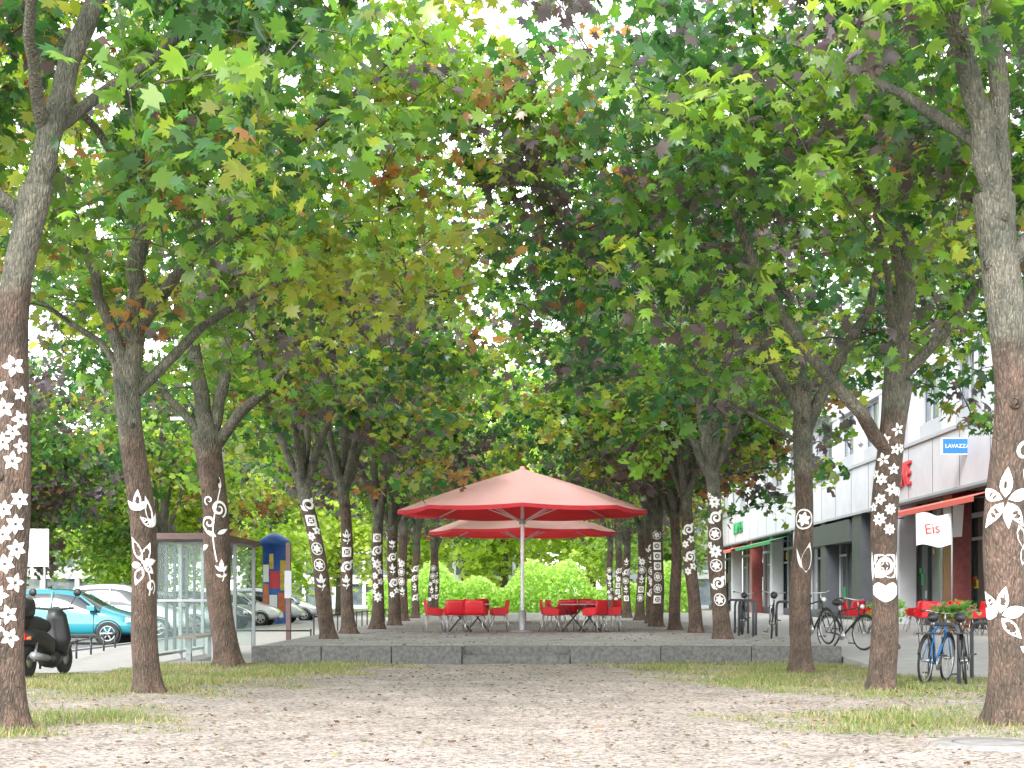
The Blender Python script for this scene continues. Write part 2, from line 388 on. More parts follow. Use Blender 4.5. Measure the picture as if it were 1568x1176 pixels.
def stem(x0,z0,x1,z1,bend,w=.018,n=10):
    q=[];pr=None
    for i in range(n+1):
        t=i/n; x=x0+(x1-x0)*t+bend*math.sin(math.pi*t); z=z0+(z1-z0)*t
        e=((x-w/2,z),(x+w/2,z))
        if pr: q.append([pr[0],e[0],e[1],pr[1]])
        pr=e
    return q
def sprig(cx,cz,S):
    q=stem(cx,cz-S,cx+.02,cz+S*.2,.03)
    q+=petal(cx,cz+S*.1,1.57,S*.9,S*.42)+petal(cx,cz-S*.1,.75,S*.8,S*.32)+petal(cx,cz-S*.1,2.4,S*.8,S*.32)
    q+=petal(cx,cz-S*.6,.5,S*.6,S*.26)+petal(cx,cz-S*.6,2.7,S*.6,S*.26)
    return q
def tile(cx,cz,S):
    q=[]
    n=24
    for i in range(n):
        e=[]
        for t,inn in ((2*math.pi*i/n,1),(2*math.pi*i/n,0),(2*math.pi*(i+1)/n,0),(2*math.pi*(i+1)/n,1)):
            c,s_=math.cos(t),math.sin(t); r=S*.62 if inn else S/max(abs(c),abs(s_)); e.append((cx+r*c,cz+r*s_))
        q.append(e)
    return q+flower(cx,cz,S*.5,4,S*.3,.785)
def shield(cx,cz,S):
    q=[]
    xs=np.linspace(-S,S,9)
    top=lambda x: cz+S*.35+S*.25*abs(math.sin(math.pi*x/S)); bot=lambda x: cz-S*.75+S*.55*(abs(x)/S)**1.3
    for a,b in zip(xs[:-1],xs[1:]):
        q.append([(cx+a,bot(a)),(cx+b,bot(b)),(cx+b,top(b)),(cx+a,top(a))])
    return q
class Trunk:
    def __init__(s,base,line,r0,r1,seed):
        s.base=base; s.rng=random.Random(seed); s.line=[Vector(p) for p in line]; s.r0=r0;s.r1=r1
        s.H=s.line[-1].z; s.ph=[s.rng.uniform(0,6.28) for _ in range(8)]
        zs=np.array([p.z for p in s.line]); t=np.linspace(0,s.H,60)
        s.t=t; xs=np.interp(t,zs,[p.x for p in s.line]); ys=np.interp(t,zs,[p.y for p in s.line])
        for _ in range(25):
            xs[1:-1]=(xs[:-2]+2*xs[1:-1]+xs[2:])/4; ys[1:-1]=(ys[:-2]+2*ys[1:-1]+ys[2:])/4
        s.xs=xs+.03*np.sin(t*2.1+s.ph[0]); s.ys=ys+.02*np.sin(t*1.8+s.ph[1])
    def c(s,z): return float(np.interp(z,s.t,s.xs)),float(np.interp(z,s.t,s.ys))
    def r(s,z,a):
        p=s.ph; r=s.r0+(s.r1-s.r0)*(max(z,0)/s.H)**.8
        r*=1+.05*math.sin(2*a+p[2]+z*.7)+.035*math.sin(3*a+p[3]-z*1.1)+.035*math.sin(z*3.1+p[4])+.022*math.sin(5*a+p[5]+z*2.3)
        fl=math.exp(-max(z,0)/.14); r+=s.r0*fl*(.36+.2*math.sin(4*a+p[6])+.12*math.sin(7*a+p[7]))
        top=max(0,(z-(s.H-.5))/.5); return r*(1+.12*top)
    def build(s,parent,bark,knots=()):
        mb=MB(); n=36; zs=[-.15]+list(np.linspace(0,.5,10))+list(np.linspace(.58,s.H,int(s.H/.08))); vs=[];fs=[]
        zs=[float(z) for z in zs]
        for z in zs:
            cx,cy=s.c(z)
            for j in range(n):
                a=2*math.pi*j/n; r=s.r(z,a); vs.append((cx+r*math.cos(a),cy+r*math.sin(a),z))
        for i in range(len(zs)-1):
            for j in range(n): j2=(j+1)%n; fs.append((i*n+j,i*n+j2,(i+1)*n+j2,(i+1)*n+j))
        cx,cy=s.c(s.H); vs.append((cx,cy,s.H+s.r1*.7)); L=len(zs)-1
        for j in range(n): fs.append((L*n+j,L*n+(j+1)%n,len(vs)-1))
        mb.add(vs,fs,bark,True)
        for (z,a,kr) in knots:
            cx,cy=s.c(z); rr=s.r(z,a); d=Vector((math.cos(a),math.sin(a),.25)); b0=Vector((cx,cy,z))+d*(rr*.7)
            mb.tube([b0,b0+d*rr*.32,b0+d*rr*.42,b0+d*rr*.46,b0+d*rr*.36],[kr*1.5,kr*1.15,kr*1.1,kr*.7,kr*.35],bark,12)
        mb.obj('trunk',parent)
    def stencil(s,parent,quads,uoff=0):
        bx,by=s.base[0],s.base[1]
        f=Vector((-bx*.9,-by,0)).normalized(); rt=Vector((-f.y,f.x,0)); 
        if rt.x<0: rt=-rt
        af=math.atan2(f.y,f.x); sg=1 if rt.dot(Vector((-math.sin(af),math.cos(af),0)))>0 else -1
        vs=[];fs=[]
        def mp(u,v):
            u=float(u);v=float(v)
            cx,cy=s.c(v); R0=s.r0+(s.r1-s.r0)*(max(v,0)/s.H)**.8; a=af+sg*(u+uoff)/R0; r=s.r(v,a)+.005
            return (cx+r*math.cos(a),cy+r*math.sin(a),v)
        for q in quads:
            o=len(vs); vs+= [mp(u,v) for u,v in q]; fs.append((o,o+1,o+2,o+3))
        mb=MB(); mb.add(vs,fs,'stencil'); mb.obj('painted_stencil',parent)
# ------------------------------------------------------------------ camera / light / world
cam=bpy.data.cameras.new('camera'); co=bpy.data.objects.new('camera',cam); COL.objects.link(co); sc.camera=co
co.location=(0,0,1.3); co.rotation_euler=(math.pi/2,0,0); cam.lens=52.8; cam.sensor_width=36; cam.shift_x=-.0102; cam.shift_y=.2066; cam.clip_end=3000; cam.clip_start=.1
S=Vector((-.32,-.72,.72)).normalized()
sun=bpy.data.lights.new('sun','SUN'); sun.energy=4.3; sun.angle=math.radians(20); sun.color=(1,.97,.93)
so=bpy.data.objects.new('sun',sun); COL.objects.link(so); so.rotation_euler=(-S).to_track_quat('-Z','Y').to_euler(); so.location=(-20,-30,50)
w=bpy.data.worlds.new('World'); sc.world=w; w.use_nodes=True; nt=w.node_tree; bg=nt.nodes['Background']
sky=nt.nodes.new('ShaderNodeTexSky'); sky.sky_type='NISHITA'; sky.sun_disc=False; sky.sun_elevation=math.asin(S.z); sky.sun_rotation=math.atan2(S.x,S.y)
sky.dust_density=.6; sky.air_density=1.0
hs=nt.nodes.new('ShaderNodeHueSaturation'); hs.inputs['Saturation'].default_value=.12; hs.inputs['Value'].default_value=5.6
nt.links.new(sky.outputs[0],hs.inputs['Color']); nt.links.new(hs.outputs[0],bg.inputs[0]); bg.inputs[1].default_value=.15
sc.view_settings.view_transform='Standard'; sc.view_settings.look='None'; sc.view_settings.exposure=0
# ------------------------------------------------------------------ ground
mb=MB(); mb.add([(-1500,-300,-.02),(1500,-300,-.02),(1500,2500,-.02),(-1500,2500,-.02)],[(0,1,2,3)],'earth'); mb.obj('ground')
def gmask(x,y):
    xl=np.interp(y,[10,13,14,15.5,18,21,24,28,29],[-7,-5.2,-3.5,-2.8,-4.0,-3.2,-2.5,-1.6,-1.5])
    xr=np.interp(y,[10,13,14,15.3,16.5,17.5,19,22,25,28,29],[6,4.4,2.6,1.8,2.4,3.6,3.1,2.1,1.9,1.1,1.1])
    nz=.35*np.sin(x*3.1+y*1.7)+.3*np.sin(y*3.7-x*1.3+2)+.25*np.sin(x*7+1)*np.sin(y*6)+.2*np.sin(x*13+y*3)*np.sin(y*11-x*4)
    d=np.maximum(xl-x,x-xr)+nz*.9
    pat=.62+.38*np.sin(x*2.3+y*1.1+1)*np.sin(y*1.9-x*.7)
    bare=np.clip(1.2-np.abs(y-18+.3*np.sin(x*2))*.55,0,1)*.75
    return np.clip(d/1.1,0,1)*pat*(1-bare)
nx,ny=260,210; X=np.linspace(-13,13,nx);Y=np.linspace(5,28.15,ny); XX,YY=np.meshgrid(X,Y)
ZZ=.012*np.sin(XX*1.3)*np.sin(YY*.9)+.006*np.sin(XX*4.1+YY*3); ZZ=ZZ+.018
V=np.stack([XX,YY,ZZ],2).reshape(-1,3); I=np.arange(nx*ny).reshape(ny,nx)
F=np.stack([I[:-1,:-1],I[:-1,1:],I[1:,1:],I[1:,:-1]],2).reshape(-1,4)
me=npmesh('gravel_path',V,F,M['gravel'],None,True)
a=me.attributes.new('grass','FLOAT','POINT'); a.data.foreach_set('value',gmask(XX,YY).astype(np.float32).ravel())
inst(me,'gravel_path')
mb=MB(); mb.add([(-40,-30,.0),(40,-30,.0),(40,5.0,.0),(-40,5.0,.0)],[(0,1,2,3)],'ggrey'); mb.obj('forecourt')
# grass blades
rng=np.random.default_rng(5)
N=330000; gx=rng.uniform(-10,9,N); gy=rng.uniform(11,28.1,N); g=gmask(gx,gy)
vis=(np.abs(gx)<gy*.42+.8)&~((gx<-6.9)&(gy>24.4))&~((gx>6.0)&(gy>23.5))
keep=(rng.random(N)<g**1.2)&vis; gx,gy,g=gx[keep],gy[keep],g[keep]; N=len(gx)
az=rng.uniform(0,6.28,N); h=rng.uniform(.03,.09,N)*(.6+.7*g); wd=rng.uniform(.005,.010,N); lean=rng.normal(0,.03,(N,2))
b0=np.stack([gx-wd*np.cos(az),gy-wd*np.sin(az),np.full(N,.01)],1); b1=np.stack([gx+wd*np.cos(az),gy+wd*np.sin(az),np.full(N,.01)],1)
tp=np.stack([gx+lean[:,0],gy+lean[:,1],.01+h],1)
V=np.stack([b0,b1,tp],1).reshape(-1,3); F=np.arange(N*3).reshape(-1,3)
tn=.5+.5*np.sin(gx*1.7+gy*.8)*np.sin(gy*1.5-gx*.4+1); straw=(rng.random(N)<(.2+.4*tn))
c=np.where(straw[:,None],np.array([.31,.26,.13]),np.array([.125,.18,.04]))*rng.uniform(.7,1.3,(N,1))
inst(npmesh('grass',V,F,M['blade'],np.repeat(c,3,0)),'grass')
# fallen leaves
N=4200; gx=rng.uniform(-7,7,N); gy=11+17*rng.random(N)
P=np.stack([gx,gy,np.full(N,.04)],1); pal=np.array([(.16,.08,.035),(.22,.13,.06),(.08,.05,.03),(.2,.17,.05),(.07,.09,.03)])
c=pal[rng.integers(0,5,N)]*rng.uniform(.6,1.2,(N,1)); V,F,C=leaves(P,.045,c,rng,1,.3,True); inst(npmesh('fallen_leaves',V,F,M['dead'],C),'fallen_leaves')
# pavements
mb=MB(); mb.add([(-10.2,24.6,.03),(-6.9,24.6,.03),(-6.9,28,.03),(-5.15,28.2,.034),(-5.15,110,.034),(-10.2,110,.034)],[(0,1,2,3,4,5)],'pave')
mb.box(-10.32,-10.2,20,110,-.02,.07,'lgrey'); mb.obj('left_pavement')
mb=MB(); ys=[23.6,28.4,36,120]; zz=[.035,.15,.30,.31]; vs=[]
for y,z in zip(ys,zz): vs+=[(6.03,y,z),(13.6,y,z),(6.03,y,-.05),(13.6,y,-.05)]
mb.add(vs,[(0,1,5,4),(4,5,9,8),(8,9,13,12),(0,4,6,2),(4,8,10,6),(8,12,14,10),(0,2,3,1)],'pave')
mb.obj('right_pavement')
mb=MB(); mb.add([(-60,10,.0),(-10.32,10,.0),(-10.32,130,.0),(-60,130,.0)],[(0,1,2,3)],'asph')
for i in range(14):
    y=39.5+i*3; mb.add([(-15.2,y,.005),(-10.6,y,.005),(-10.6,y+.12,.005),(-15.2,y+.12,.005)],[(0,1,2,3)],'wpaint')
mb.obj('street')
# platform
p=empty('raised_terrace')
mb=MB(); mb.box(-5.1,6.0,28.6,84,-.05,.335,'ggrey'); mb.obj('gravel_fill',p)
mb=MB()
def blocks(x0,x1,n):
    L=(x1-x0)/n
    for i in range(n): mb.box(x0+i*L+.006,x0+(i+1)*L-.006,28.2,28.597,-.05,.345,'conc')
blocks(-5.1,-1.14,3); blocks(.9,6.0,3); mb.obj('front_wall',p,bevel=.012)
mb=MB(); mb.box(-1.13,.89,28.24,28.58,-.05,.175,'conc'); mb.box(-1.13,.89,28.583,28.9,-.05,.342,'conc'); mb.obj('steps',p,bevel=.01)
mb=MB(); mb.lathe([(0.001,.0),(.46,.0),(.5,-.03)],(3.95,12.7,.06),'lid',40); 
mb.lathe([(0.30,.004),(.31,.004)],(3.95,12.7,.06),'dgrey',40); mb.obj('manhole_cover')
N=1100; P=np.stack([rng.uniform(-5,5.9,N),28.6+30*rng.random(N)**1.2,np.full(N,.345)],1); c=pal[rng.integers(0,5,N)]
V,F,C=leaves(P,.055,c,rng,1,.3,True); inst(npmesh('fallen_leaves',V,F,M['dead'],C),'fallen_leaves')
# ------------------------------------------------------------------ trees
def near_tree(d,bx,line,r0,r1,split,limbs,center,radii,nt_,k,size,wts,seed,st,knots=(),zmin=4.3,bz=0):
    e=empty('maple_tree',(bx,d,bz)); bk=barkmat('bark',split); M['bark%d'%seed]=bk; kk='bark%d'%seed
    L=[(x-bx,y-d,z-bz) for x,y,z in line]
    t=Trunk((bx,d),L,r0,r1,seed); t.build(e,kk,knots)
    R.seed(seed); t.stencil(e,st)
    LL=[([(x-bx,y-d,z-bz) for x,y,z in pts],a,b) for pts,a,b in limbs]
    make_crown(e,seed,LL,(center[0]-bx,center[1]-d,center[2]-bz),radii,nt_,k,size,wts,0,zmin-bz,kk,arch=bx)
# L1
st=[]
for i,(u,z,s_) in enumerate([(.03,3.48,.11),(-.09,3.28,.07),(.09,3.22,.08),(-.07,3.08,.1),(.08,2.98,.09),(.0,2.86,.08),(-.1,2.76,.1),(.08,2.72,.08),(-.01,2.58,.1),(.07,2.22,.1),(-.08,2.12,.09),(.04,1.98,.1),(-.07,1.88,.09),(.07,1.74,.1),(-.03,1.6,.1),(.08,1.42,.1),(-.07,1.3,.1),(.03,1.12,.1),(-.09,1.0,.09),(.05,.9,.1)]):
    st+=flower(u,z,s_,5 if i<9 or i>14 else 6,s_*.55)
near_tree(14.4,-4.9,[(-4.9,14.4,0),(-4.93,14.4,1.4),(-4.9,14.4,3.2),(-4.84,14.4,4.3),(-4.68,14.4,5.2)],.165,.145,4.2,
 [([(-4.7,14.4,5.0),(-4.47,14.45,6.06),(-4.25,14.6,6.9),(-3.8,15,8.5)],.13,.06),([(-4.74,14.4,4.9),(-5.4,14.2,5.5),(-6.4,13.6,7)],.08,.03),
  ([(-4.6,14.4,5.7),(-4.2,15.2,6.4),(-3.2,16,7.6)],.07,.03),([(-4.6,14.4,5.8),(-4.5,13.4,6.6),(-3.6,12.6,7.4)],.07,.03)],
 (-4.7,15,7.3),(3.9,3.6,2.7),300,20,.18,(3,4,1,.4,.3,2),11,st,[(2.4,-2.2,.04)],4.9)
# L2
st=petal(-.07,2.42,1.4,.28,.11)+petal(-.07,2.42,.7,.2,.09)+petal(-.07,2.42,2.3,.18,.09)+petal(.13,2.22,1.75,.4,.12)+petal(.13,2.2,1.0,.24,.1)+petal(.12,2.2,2.4,.2,.09)
st+=petal(-.02,1.75,2.0,.36,.12)+petal(-.02,1.72,1.2,.3,.12)+petal(0,1.72,.2,.22,.1)+petal(0,1.7,-.6,.2,.1)+petal(-.02,1.68,-1.9,.26,.13)+petal(-.03,1.7,3.1,.18,.09)+scroll(.12,1.42,.1,1,1.2,.035)+stem(-.02,1.75,.08,1.3,.06,.02)
near_tree(19.9,-4.95,[(-4.95,19.9,0),(-5.0,19.9,1.2),(-5.06,19.9,2.3),(-5.16,19.9,3.5),(-5.23,19.9,4.35)],.178,.155,3.4,
 [([(-5.22,19.9,4.1),(-5.1,19.9,5.3),(-5.1,19.9,7.0),(-5.06,20,9.2),(-5,20.2,10.2)],.14,.07),([(-5.1,19.9,4.8),(-4.84,19.6,5.2),(-3.98,19.2,5.8),(-3.2,18.9,6.7),(-2.25,18.7,7.4),(-1.38,18.5,8.2)],.085,.03),
  ([(-5.1,19.9,4.0),(-4.8,20,4.4),(-4.3,20.1,4.95),(-3.4,20.4,5.5),(-2.4,20.6,5.9)],.08,.025),([(-5.25,19.9,4.2),(-5.45,19.8,4.9),(-5.84,19.5,6.2),(-6.3,19.3,7.6)],.09,.04),
  ([(-5.2,19.9,4.2),(-5.8,20.6,4.8),(-7,21.2,5.6)],.06,.025),([(-5.1,19.9,6.6),(-5.5,19.4,7.3),(-6.2,18.9,8.3)],.07,.03)],
 (-4.1,19.9,7.1),(5.3,3.6,3.0),470,20,.18,(3,1.2,3.6,1.0,.5,3.2),12,st,[(3.5,-1.2,.03)],4.4)
# L3
st=scroll(.08,2.85,.16,1,1.5,.05)+scroll(-.12,2.6,.13,-1,1.3,.045)+stem(.0,1.9,.14,3.2,-.12,.025)+petal(.14,3.2,1.5,.22,.07)+petal(.0,2.35,2.6,.24,.08)+petal(.02,2.4,.4,.24,.08)
st+=sprig(.08,1.75,.2)+scroll(-.1,3.0,.09,-1,1,.03)+petal(-.14,2.2,3.6,.2,.09)
near_tree(27,-5.3,[(-5.3,27,0),(-5.4,27,1),(-5.53,27,2.6),(-5.66,27,4.2)],.235,.22,3.9,
 [([(-5.66,27,4.0),(-5.85,27,5.2),(-6.0,27,6.7),(-6.1,27,9.1)],.16,.06),([(-5.5,27,4.0),(-5.3,26.9,4.4),(-4.35,26.6,5.1),(-3.3,26.4,6.0),(-2.1,26.2,6.3)],.11,.03),
  ([(-5.6,27,4.1),(-5.4,27.2,5.2),(-5.3,27.4,6.5),(-4.8,27.5,8.4)],.12,.05),([(-5.7,27,4.1),(-6.4,27.3,4.9),(-7.6,27.6,6)],.09,.03)],
 (-4.6,27,7.2),(5.1,3.8,3.5),450,19,.185,(3,2.4,1.5,.7,1.4,2),13,st,[(3.3,-1.0,.05)],4.2)
# R1
st=[]
for a_ in (1.57,.35,-.9,-2.2,2.75): st+=petal(.0,2.24,a_,.30,.12,6,.03)
st+=petal(.02,2.24,-1.5,.25,.09,6,.03)
st+=scroll(.16,2.72,.13,1,1.2,.04)+petal(.14,2.0,-1.2,.3,.12)+petal(.17,2.55,-1.0,.25,.08)+petal(.18,1.6,1.2,.3,.13)
for a_ in (2.2,.25,-.85,3.0,1.3): st+=petal(-.08,1.10,a_,.27,.12,6,.03)
st+=petal(.1,.8,-.6,.2,.08)
near_tree(15,4.83,[(4.83,15,0),(4.84,15,2.0),(4.87,15,3.3),(4.8,15,4.65),(4.74,15,5.3)],.215,.18,3.7,
 [([(4.75,15,5.0),(4.6,14.9,5.95),(4.38,14.7,6.6),(3.95,14.4,7.3),(3.2,14,8.4)],.14,.07),([(4.76,15,5.1),(4.78,15.1,6.3),(4.7,15.2,7.4),(4.8,15.4,9)],.12,.06),
  ([(4.85,15,4.6),(5.5,15,5.4),(6.2,15.3,6.6)],.09,.03),([(4.6,15,5.8),(4,15.8,6.6),(3,16.6,7.4)],.07,.03)],
 (4.7,15.9,7.4),(3.9,3.4,2.6),270,20,.18,(2.5,5,.5,.1,1.8,1.8),14,st,[(4.55,-2.6,.05),(3.15,-1.75,.05),(5.0,-1.4,.04)],5.2)
# R2
st=[]
for i in range(11): st+=flower((-.09 if i%2 else .08)+.015*math.sin(i*3),3.55-i*.135,.085 if i%3 else .1,5 if i<5 else 6 if i<8 else 8,.045)
for z_,u_ in ((3.3,.17),(2.95,-.18),(2.7,.17),(2.5,-.17)): st+=flower(u_,z_,.07,5,.04)
st+=flower(.0,1.7,.22,4,.2,.785)+ring(0,1.7,.07,.12,16)+shield(0,1.36,.2)+petal(-.2,1.5,1.57,.4,.06)+petal(.2,1.5,1.57,.4,.06)
near_tree(20.5,4.9,[(4.9,20.5,0),(4.93,20.5,1),(4.97,20.5,2.3),(5.02,20.5,3.64),(5.1,20.5,4.2)],.19,.175,3.7,
 [([(5.08,20.5,4.0),(5.22,20.5,5.4),(5.18,20.5,6.76),(5.27,20.5,8.1),(5.3,20.5,9.6)],.16,.07),([(5.1,20.5,4.2),(5.5,20.4,4.6),(6.16,20.2,5.4),(6.7,20,6.5)],.085,.035),
  ([(5.0,20.45,3.25),(4.8,20.4,3.5),(4.37,20.2,4),(3.84,20,4.44),(3.39,19.8,4.98),(2.95,19.6,5.7),(2.5,19.3,6.9),(2.3,19,7.6)],.10,.04),
  ([(5.2,20.5,5.5),(5.0,20.2,6.1),(4.55,19.8,6.76),(3.66,19.2,7.66),(2.9,18.8,8.3)],.07,.03),([(5.1,20.5,4.6),(4.9,19.8,5.0),(4.6,19.2,5.6),(4.5,19,6.4)],.06,.03)],
 (4.2,20.3,7.1),(5.3,3.7,3.0),470,20,.18,(2.2,4.4,.4,.15,3.6,1.6),15,st,[(.55,.1,.03)],4.4)
# R3
st=rosette(-.02,2.56,.17)+petal(.07,1.68,1.5,.5,.2,7)+petal(.0,1.75,1.9,.35,.05)
near_tree(24.9,4.6,[(4.6,24.9,0),(4.62,24.9,1.2),(4.65,24.9,2.5),(4.67,24.9,4.13),(4.65,24.9,4.8)],.175,.15,3.3,
 [([(4.66,24.9,3.75),(4.4,24.8,3.95),(3.8,24.6,4.3),(3.19,24.4,4.5),(2.7,24.2,5.1)],.045,.02),([(4.7,24.9,4.0),(4.9,24.9,4.5),(5.4,25,5.5),(5.9,25,6.3),(6,25,8)],.11,.05),
  ([(4.65,24.9,4.3),(4.33,24.9,4.8),(4.0,24.9,5.4),(3.7,25,6.8),(3.6,25,8.4)],.1,.05),([(4.7,24.9,4.2),(4.8,25.8,5.2),(4.8,26.8,6.6)],.08,.04)],
 (4.6,25.2,7.2),(5.1,3.7,3.5),450,19,.185,(2.4,3.4,.8,.15,3.4,2),16,st,[(4.7,-1.3,.06),(4.15,-1.6,.05),(3.5,-1.3,.04)],4.0)
# shared crowns
M['barkf']=barkmat('bark_far',-9)
shared=[]
for i,wts in enumerate([(2.5,2.6,1.2,.5,2.6,1.8),(3,1.8,2.0,.7,1.0,3),(2.2,3.4,.7,.2,3.2,1.6),(2.8,2.0,1.8,.7,1.6,2.4)]):
    rr=random.Random(100+i); L=[]
    for j in range(5):
        a=j*1.2566+rr.uniform(-.4,.4); u=rr.uniform(.5,1)
        ca,sa=math.cos(a),math.sin(a)
        L.append(([(0,0,-.35),(ca*.35,sa*.35,.4),(ca*1.1*u,sa*1.1*u,1.4),(ca*1.8*u,sa*1.8*u,3.0)],.10,.03))
    L.append(([(0,0,-.3),(.1,.05,1),(-.1,.1,2.6),(.1,0,4.6)],.12,.05))
    e=empty('tmp')
    b,f=make_crown(e,200+i,L,(0,0,3.0),(4.3,4.1,3.2),360,16,.225,wts,1,.0,'barkf',bare=(0,0,1.8,2.2))
    shared.append((b.data,f.data)); bpy.data.objects.remove(b); bpy.data.objects.remove(f); bpy.data.objects.remove(e)
def motif(seed,H0=1.0,H1=3.3):
    rr=random.Random(seed); q=[]; z=H0; R.seed(seed)
    while z<H1:
        t=rr.choice(['fl','tile','scroll','sprig','ros','fl2'])
        if t=='fl': q+=flower(-.08,z,.11,6,.07)+flower(.09,z+.13,.11,5,.07); z+=.3
        elif t=='fl2': q+=flower(0,z+.03,.16,8,.07)+flower(-.13,z+.18,.08,5,.05); z+=.34
        elif t=='tile': q+=tile(0,z+.05,.12); z+=.31
        elif t=='scroll': q+=scroll(.03,z+.08,.14,rr.choice([-1,1]),1.5,.06)+petal(-.05,z-.05,2.4,.2,.09)+petal(.06,z+.15,.6,.2,.09); z+=.4
        elif t=='sprig': q+=sprig(0,z+.12,.19); z+=.42
        else: q+=rosette(0,z+.08,.14); z+=.36
    return q
far=[(-4.3,33.5,-.6,.175,(1.15,2.9)),(-4.4,38,-.12,.175,(1.2,2.4)),(-4.2,43.3,.05,.19,(.9,2.7)),(-4.15,48.5,-.05,.19,(1,2.7)),(-4.55,57,.0,.19,(1,2.2)),(-4.6,64,.1,.18,(.8,2.2)),(-4.3,71,.1,.18,(.8,2.4)),(-4.5,78,0,.18,(.8,2.4)),
     (4.44,33.5,-.25,.19,(.8,3.1)),(4.5,39,-.3,.17,(1.6,3.0)),(4.28,42.0,.0,.16,(9,9)),(4.15,46.5,.05,.2,(.8,2.9)),(4.5,52,-.1,.2,(1,2.8)),(4.6,58.5,.05,.18,(.8,2.5)),(4.5,65,0,.18,(.8,2.4)),(4.6,72,0,.18,(.8,2.4)),(4.6,79,0,.18,(.8,2.4)),
     (-13.4,55,.2,.19,(9,9)),(-16.5,47.5,.1,.18,(9,9)),(-13.2,67,.1,.18,(9,9))]
for i,(x,y,ln,r,(h0,h1)) in enumerate(far):
    zb=.33 if abs(x)<6 else 0
    e=empty('maple_tree',(x,y,zb)); k='bf%d'%i; M[k]=barkmat('bark',3.0+.3*math.sin(i*2.1))
    H=3.7+.3*math.sin(i*1.7)
    t=Trunk((x,y),[(0,0,0),(ln*.35,0,H*.4),(ln*.8,0,H*.8),(ln,0,H)],r,r*.8,300+i); t.build(e,k,[(H*.8,-1.4,.04)])
    q=motif(40+i,h0,h1)
    if q: t.stencil(e,q)
    bd,fd=shared[i%4]; a=(0 if i%2 else math.pi)+.5*math.sin(i*1.9); s_=(1+.06*math.sin(i*2.7))*(.82 if (y>56 and abs(x)<6) else 1)
    inst(bd,'branches',e,loc=(ln,0,H),rot=a,scale=(s_,s_,s_)); inst(fd,'foliage',e,loc=(ln,0,H),rot=a,scale=(s_,s_,s_))
# background trees
rngb=np.random.default_rng(77)
def bgcrown(seed,n,size,cols,rad):
    r=np.random.default_rng(seed); cl=r.normal(size=(38,3)); cl/=np.linalg.norm(cl,axis=1)[:,None]; cl*=np.array(rad)*(r.random((38,1))**.4)
    P=cl[r.integers(0,38,n)]+r.normal(0,.55,(n,3))
    c=np.array(cols)[r.integers(0,len(cols),n)]*r.uniform(.7,1.3,(n,1))
    V,F,C=leaves(P,size,c,r,1,.7); return npmesh('foliage',V,F,M['leafbg'],C)
BG=[bgcrown(1,6500,.27,[(.19,.27,.05),(.24,.31,.06),(.14,.21,.04)],(3.4,3.4,3.2)),bgcrown(2,6500,.27,[(.08,.16,.03),(.12,.19,.04),(.1,.14,.03)],(3.2,3.2,3.6)),
    bgcrown(3,7000,.25,[(.10,.075,.07),(.07,.11,.03),(.11,.11,.05)],(3,3,2.8))]
bt=empty('background_trees')
def bgt(x,y,z,k,s_=1):
    mb=MB(); mb.tube([(x,y,-.1),(x+.1,y,z*.6),(x,y,z)],[.2*s_,.15*s_,.1*s_],'barkf',8); mb.obj('trunk',bt)
    inst(BG[k],'foliage',bt,loc=(x,y,z),rot=x*1.3+y,scale=(s_,s_,s_))
for x,y,z,k,s_ in [(-19,52,5.6,2,1.2),(-22,60,5.8,1,1.2),(-17.5,68,5.8,1,1),(-20,78,6,0,1.2),(-16,88,6,0,1.2),(-25,95,7,1,1.5),(-12,98,6.5,0,1.2),(-32,84,7,0,1.4),(-38,98,7,0,1.5),(-30,70,6.5,1,1.3),(-8,104,8,0,1.4),(-1.5,116,10,0,2.1),(5,110,8.5,0,1.6),(9,100,6,1,1.1),(-46,110,8,1,1.8),(-20,120,9,0,2),(-5,134,14,0,2.8),(6,132,14,0,2.5),(-40,70,6,2,1.3),(-20.5,44,6.5,2,1.35),(-29,54,6,1,1.3),(-14,62,6.5,0,.9)]:
    bgt(x,y,z,k,s_)
N=26000; hx=rngb.uniform(-9,10,N); hy=rngb.uniform(87,92,N); top=2.3+.6*np.sin(hx*.9)+.4*np.sin(hx*2.3+1)+.5*np.exp(-((hx-1)/3)**2)
P=np.stack([hx,hy,.1+top*rngb.random(N)**.8],1); c=np.array([(.22,.32,.08),(.16,.27,.06),(.28,.36,.12)])[rngb.integers(0,3,N)]*rngb.uniform(.6,1.35,(N,1))
V,F,C=leaves(P,.2,c,rngb,1,.8); inst(npmesh('hedge',V,F,M['leafbg'],C),'hedge')
N=9000; hx=rngb.uniform(-60,-22,N); hy=rngb.uniform(100,104,N); P=np.stack([hx,hy,.1+(1.3+.5*np.sin(hx*.8))*rngb.random(N)],1); c=np.array([(.1,.17,.04),(.13,.2,.05)])[rngb.integers(0,2,N)]
V,F,C=leaves(P,.25,c,rngb,1,.8); inst(npmesh('hedge',V,F,M['leafbg'],C),'hedge')
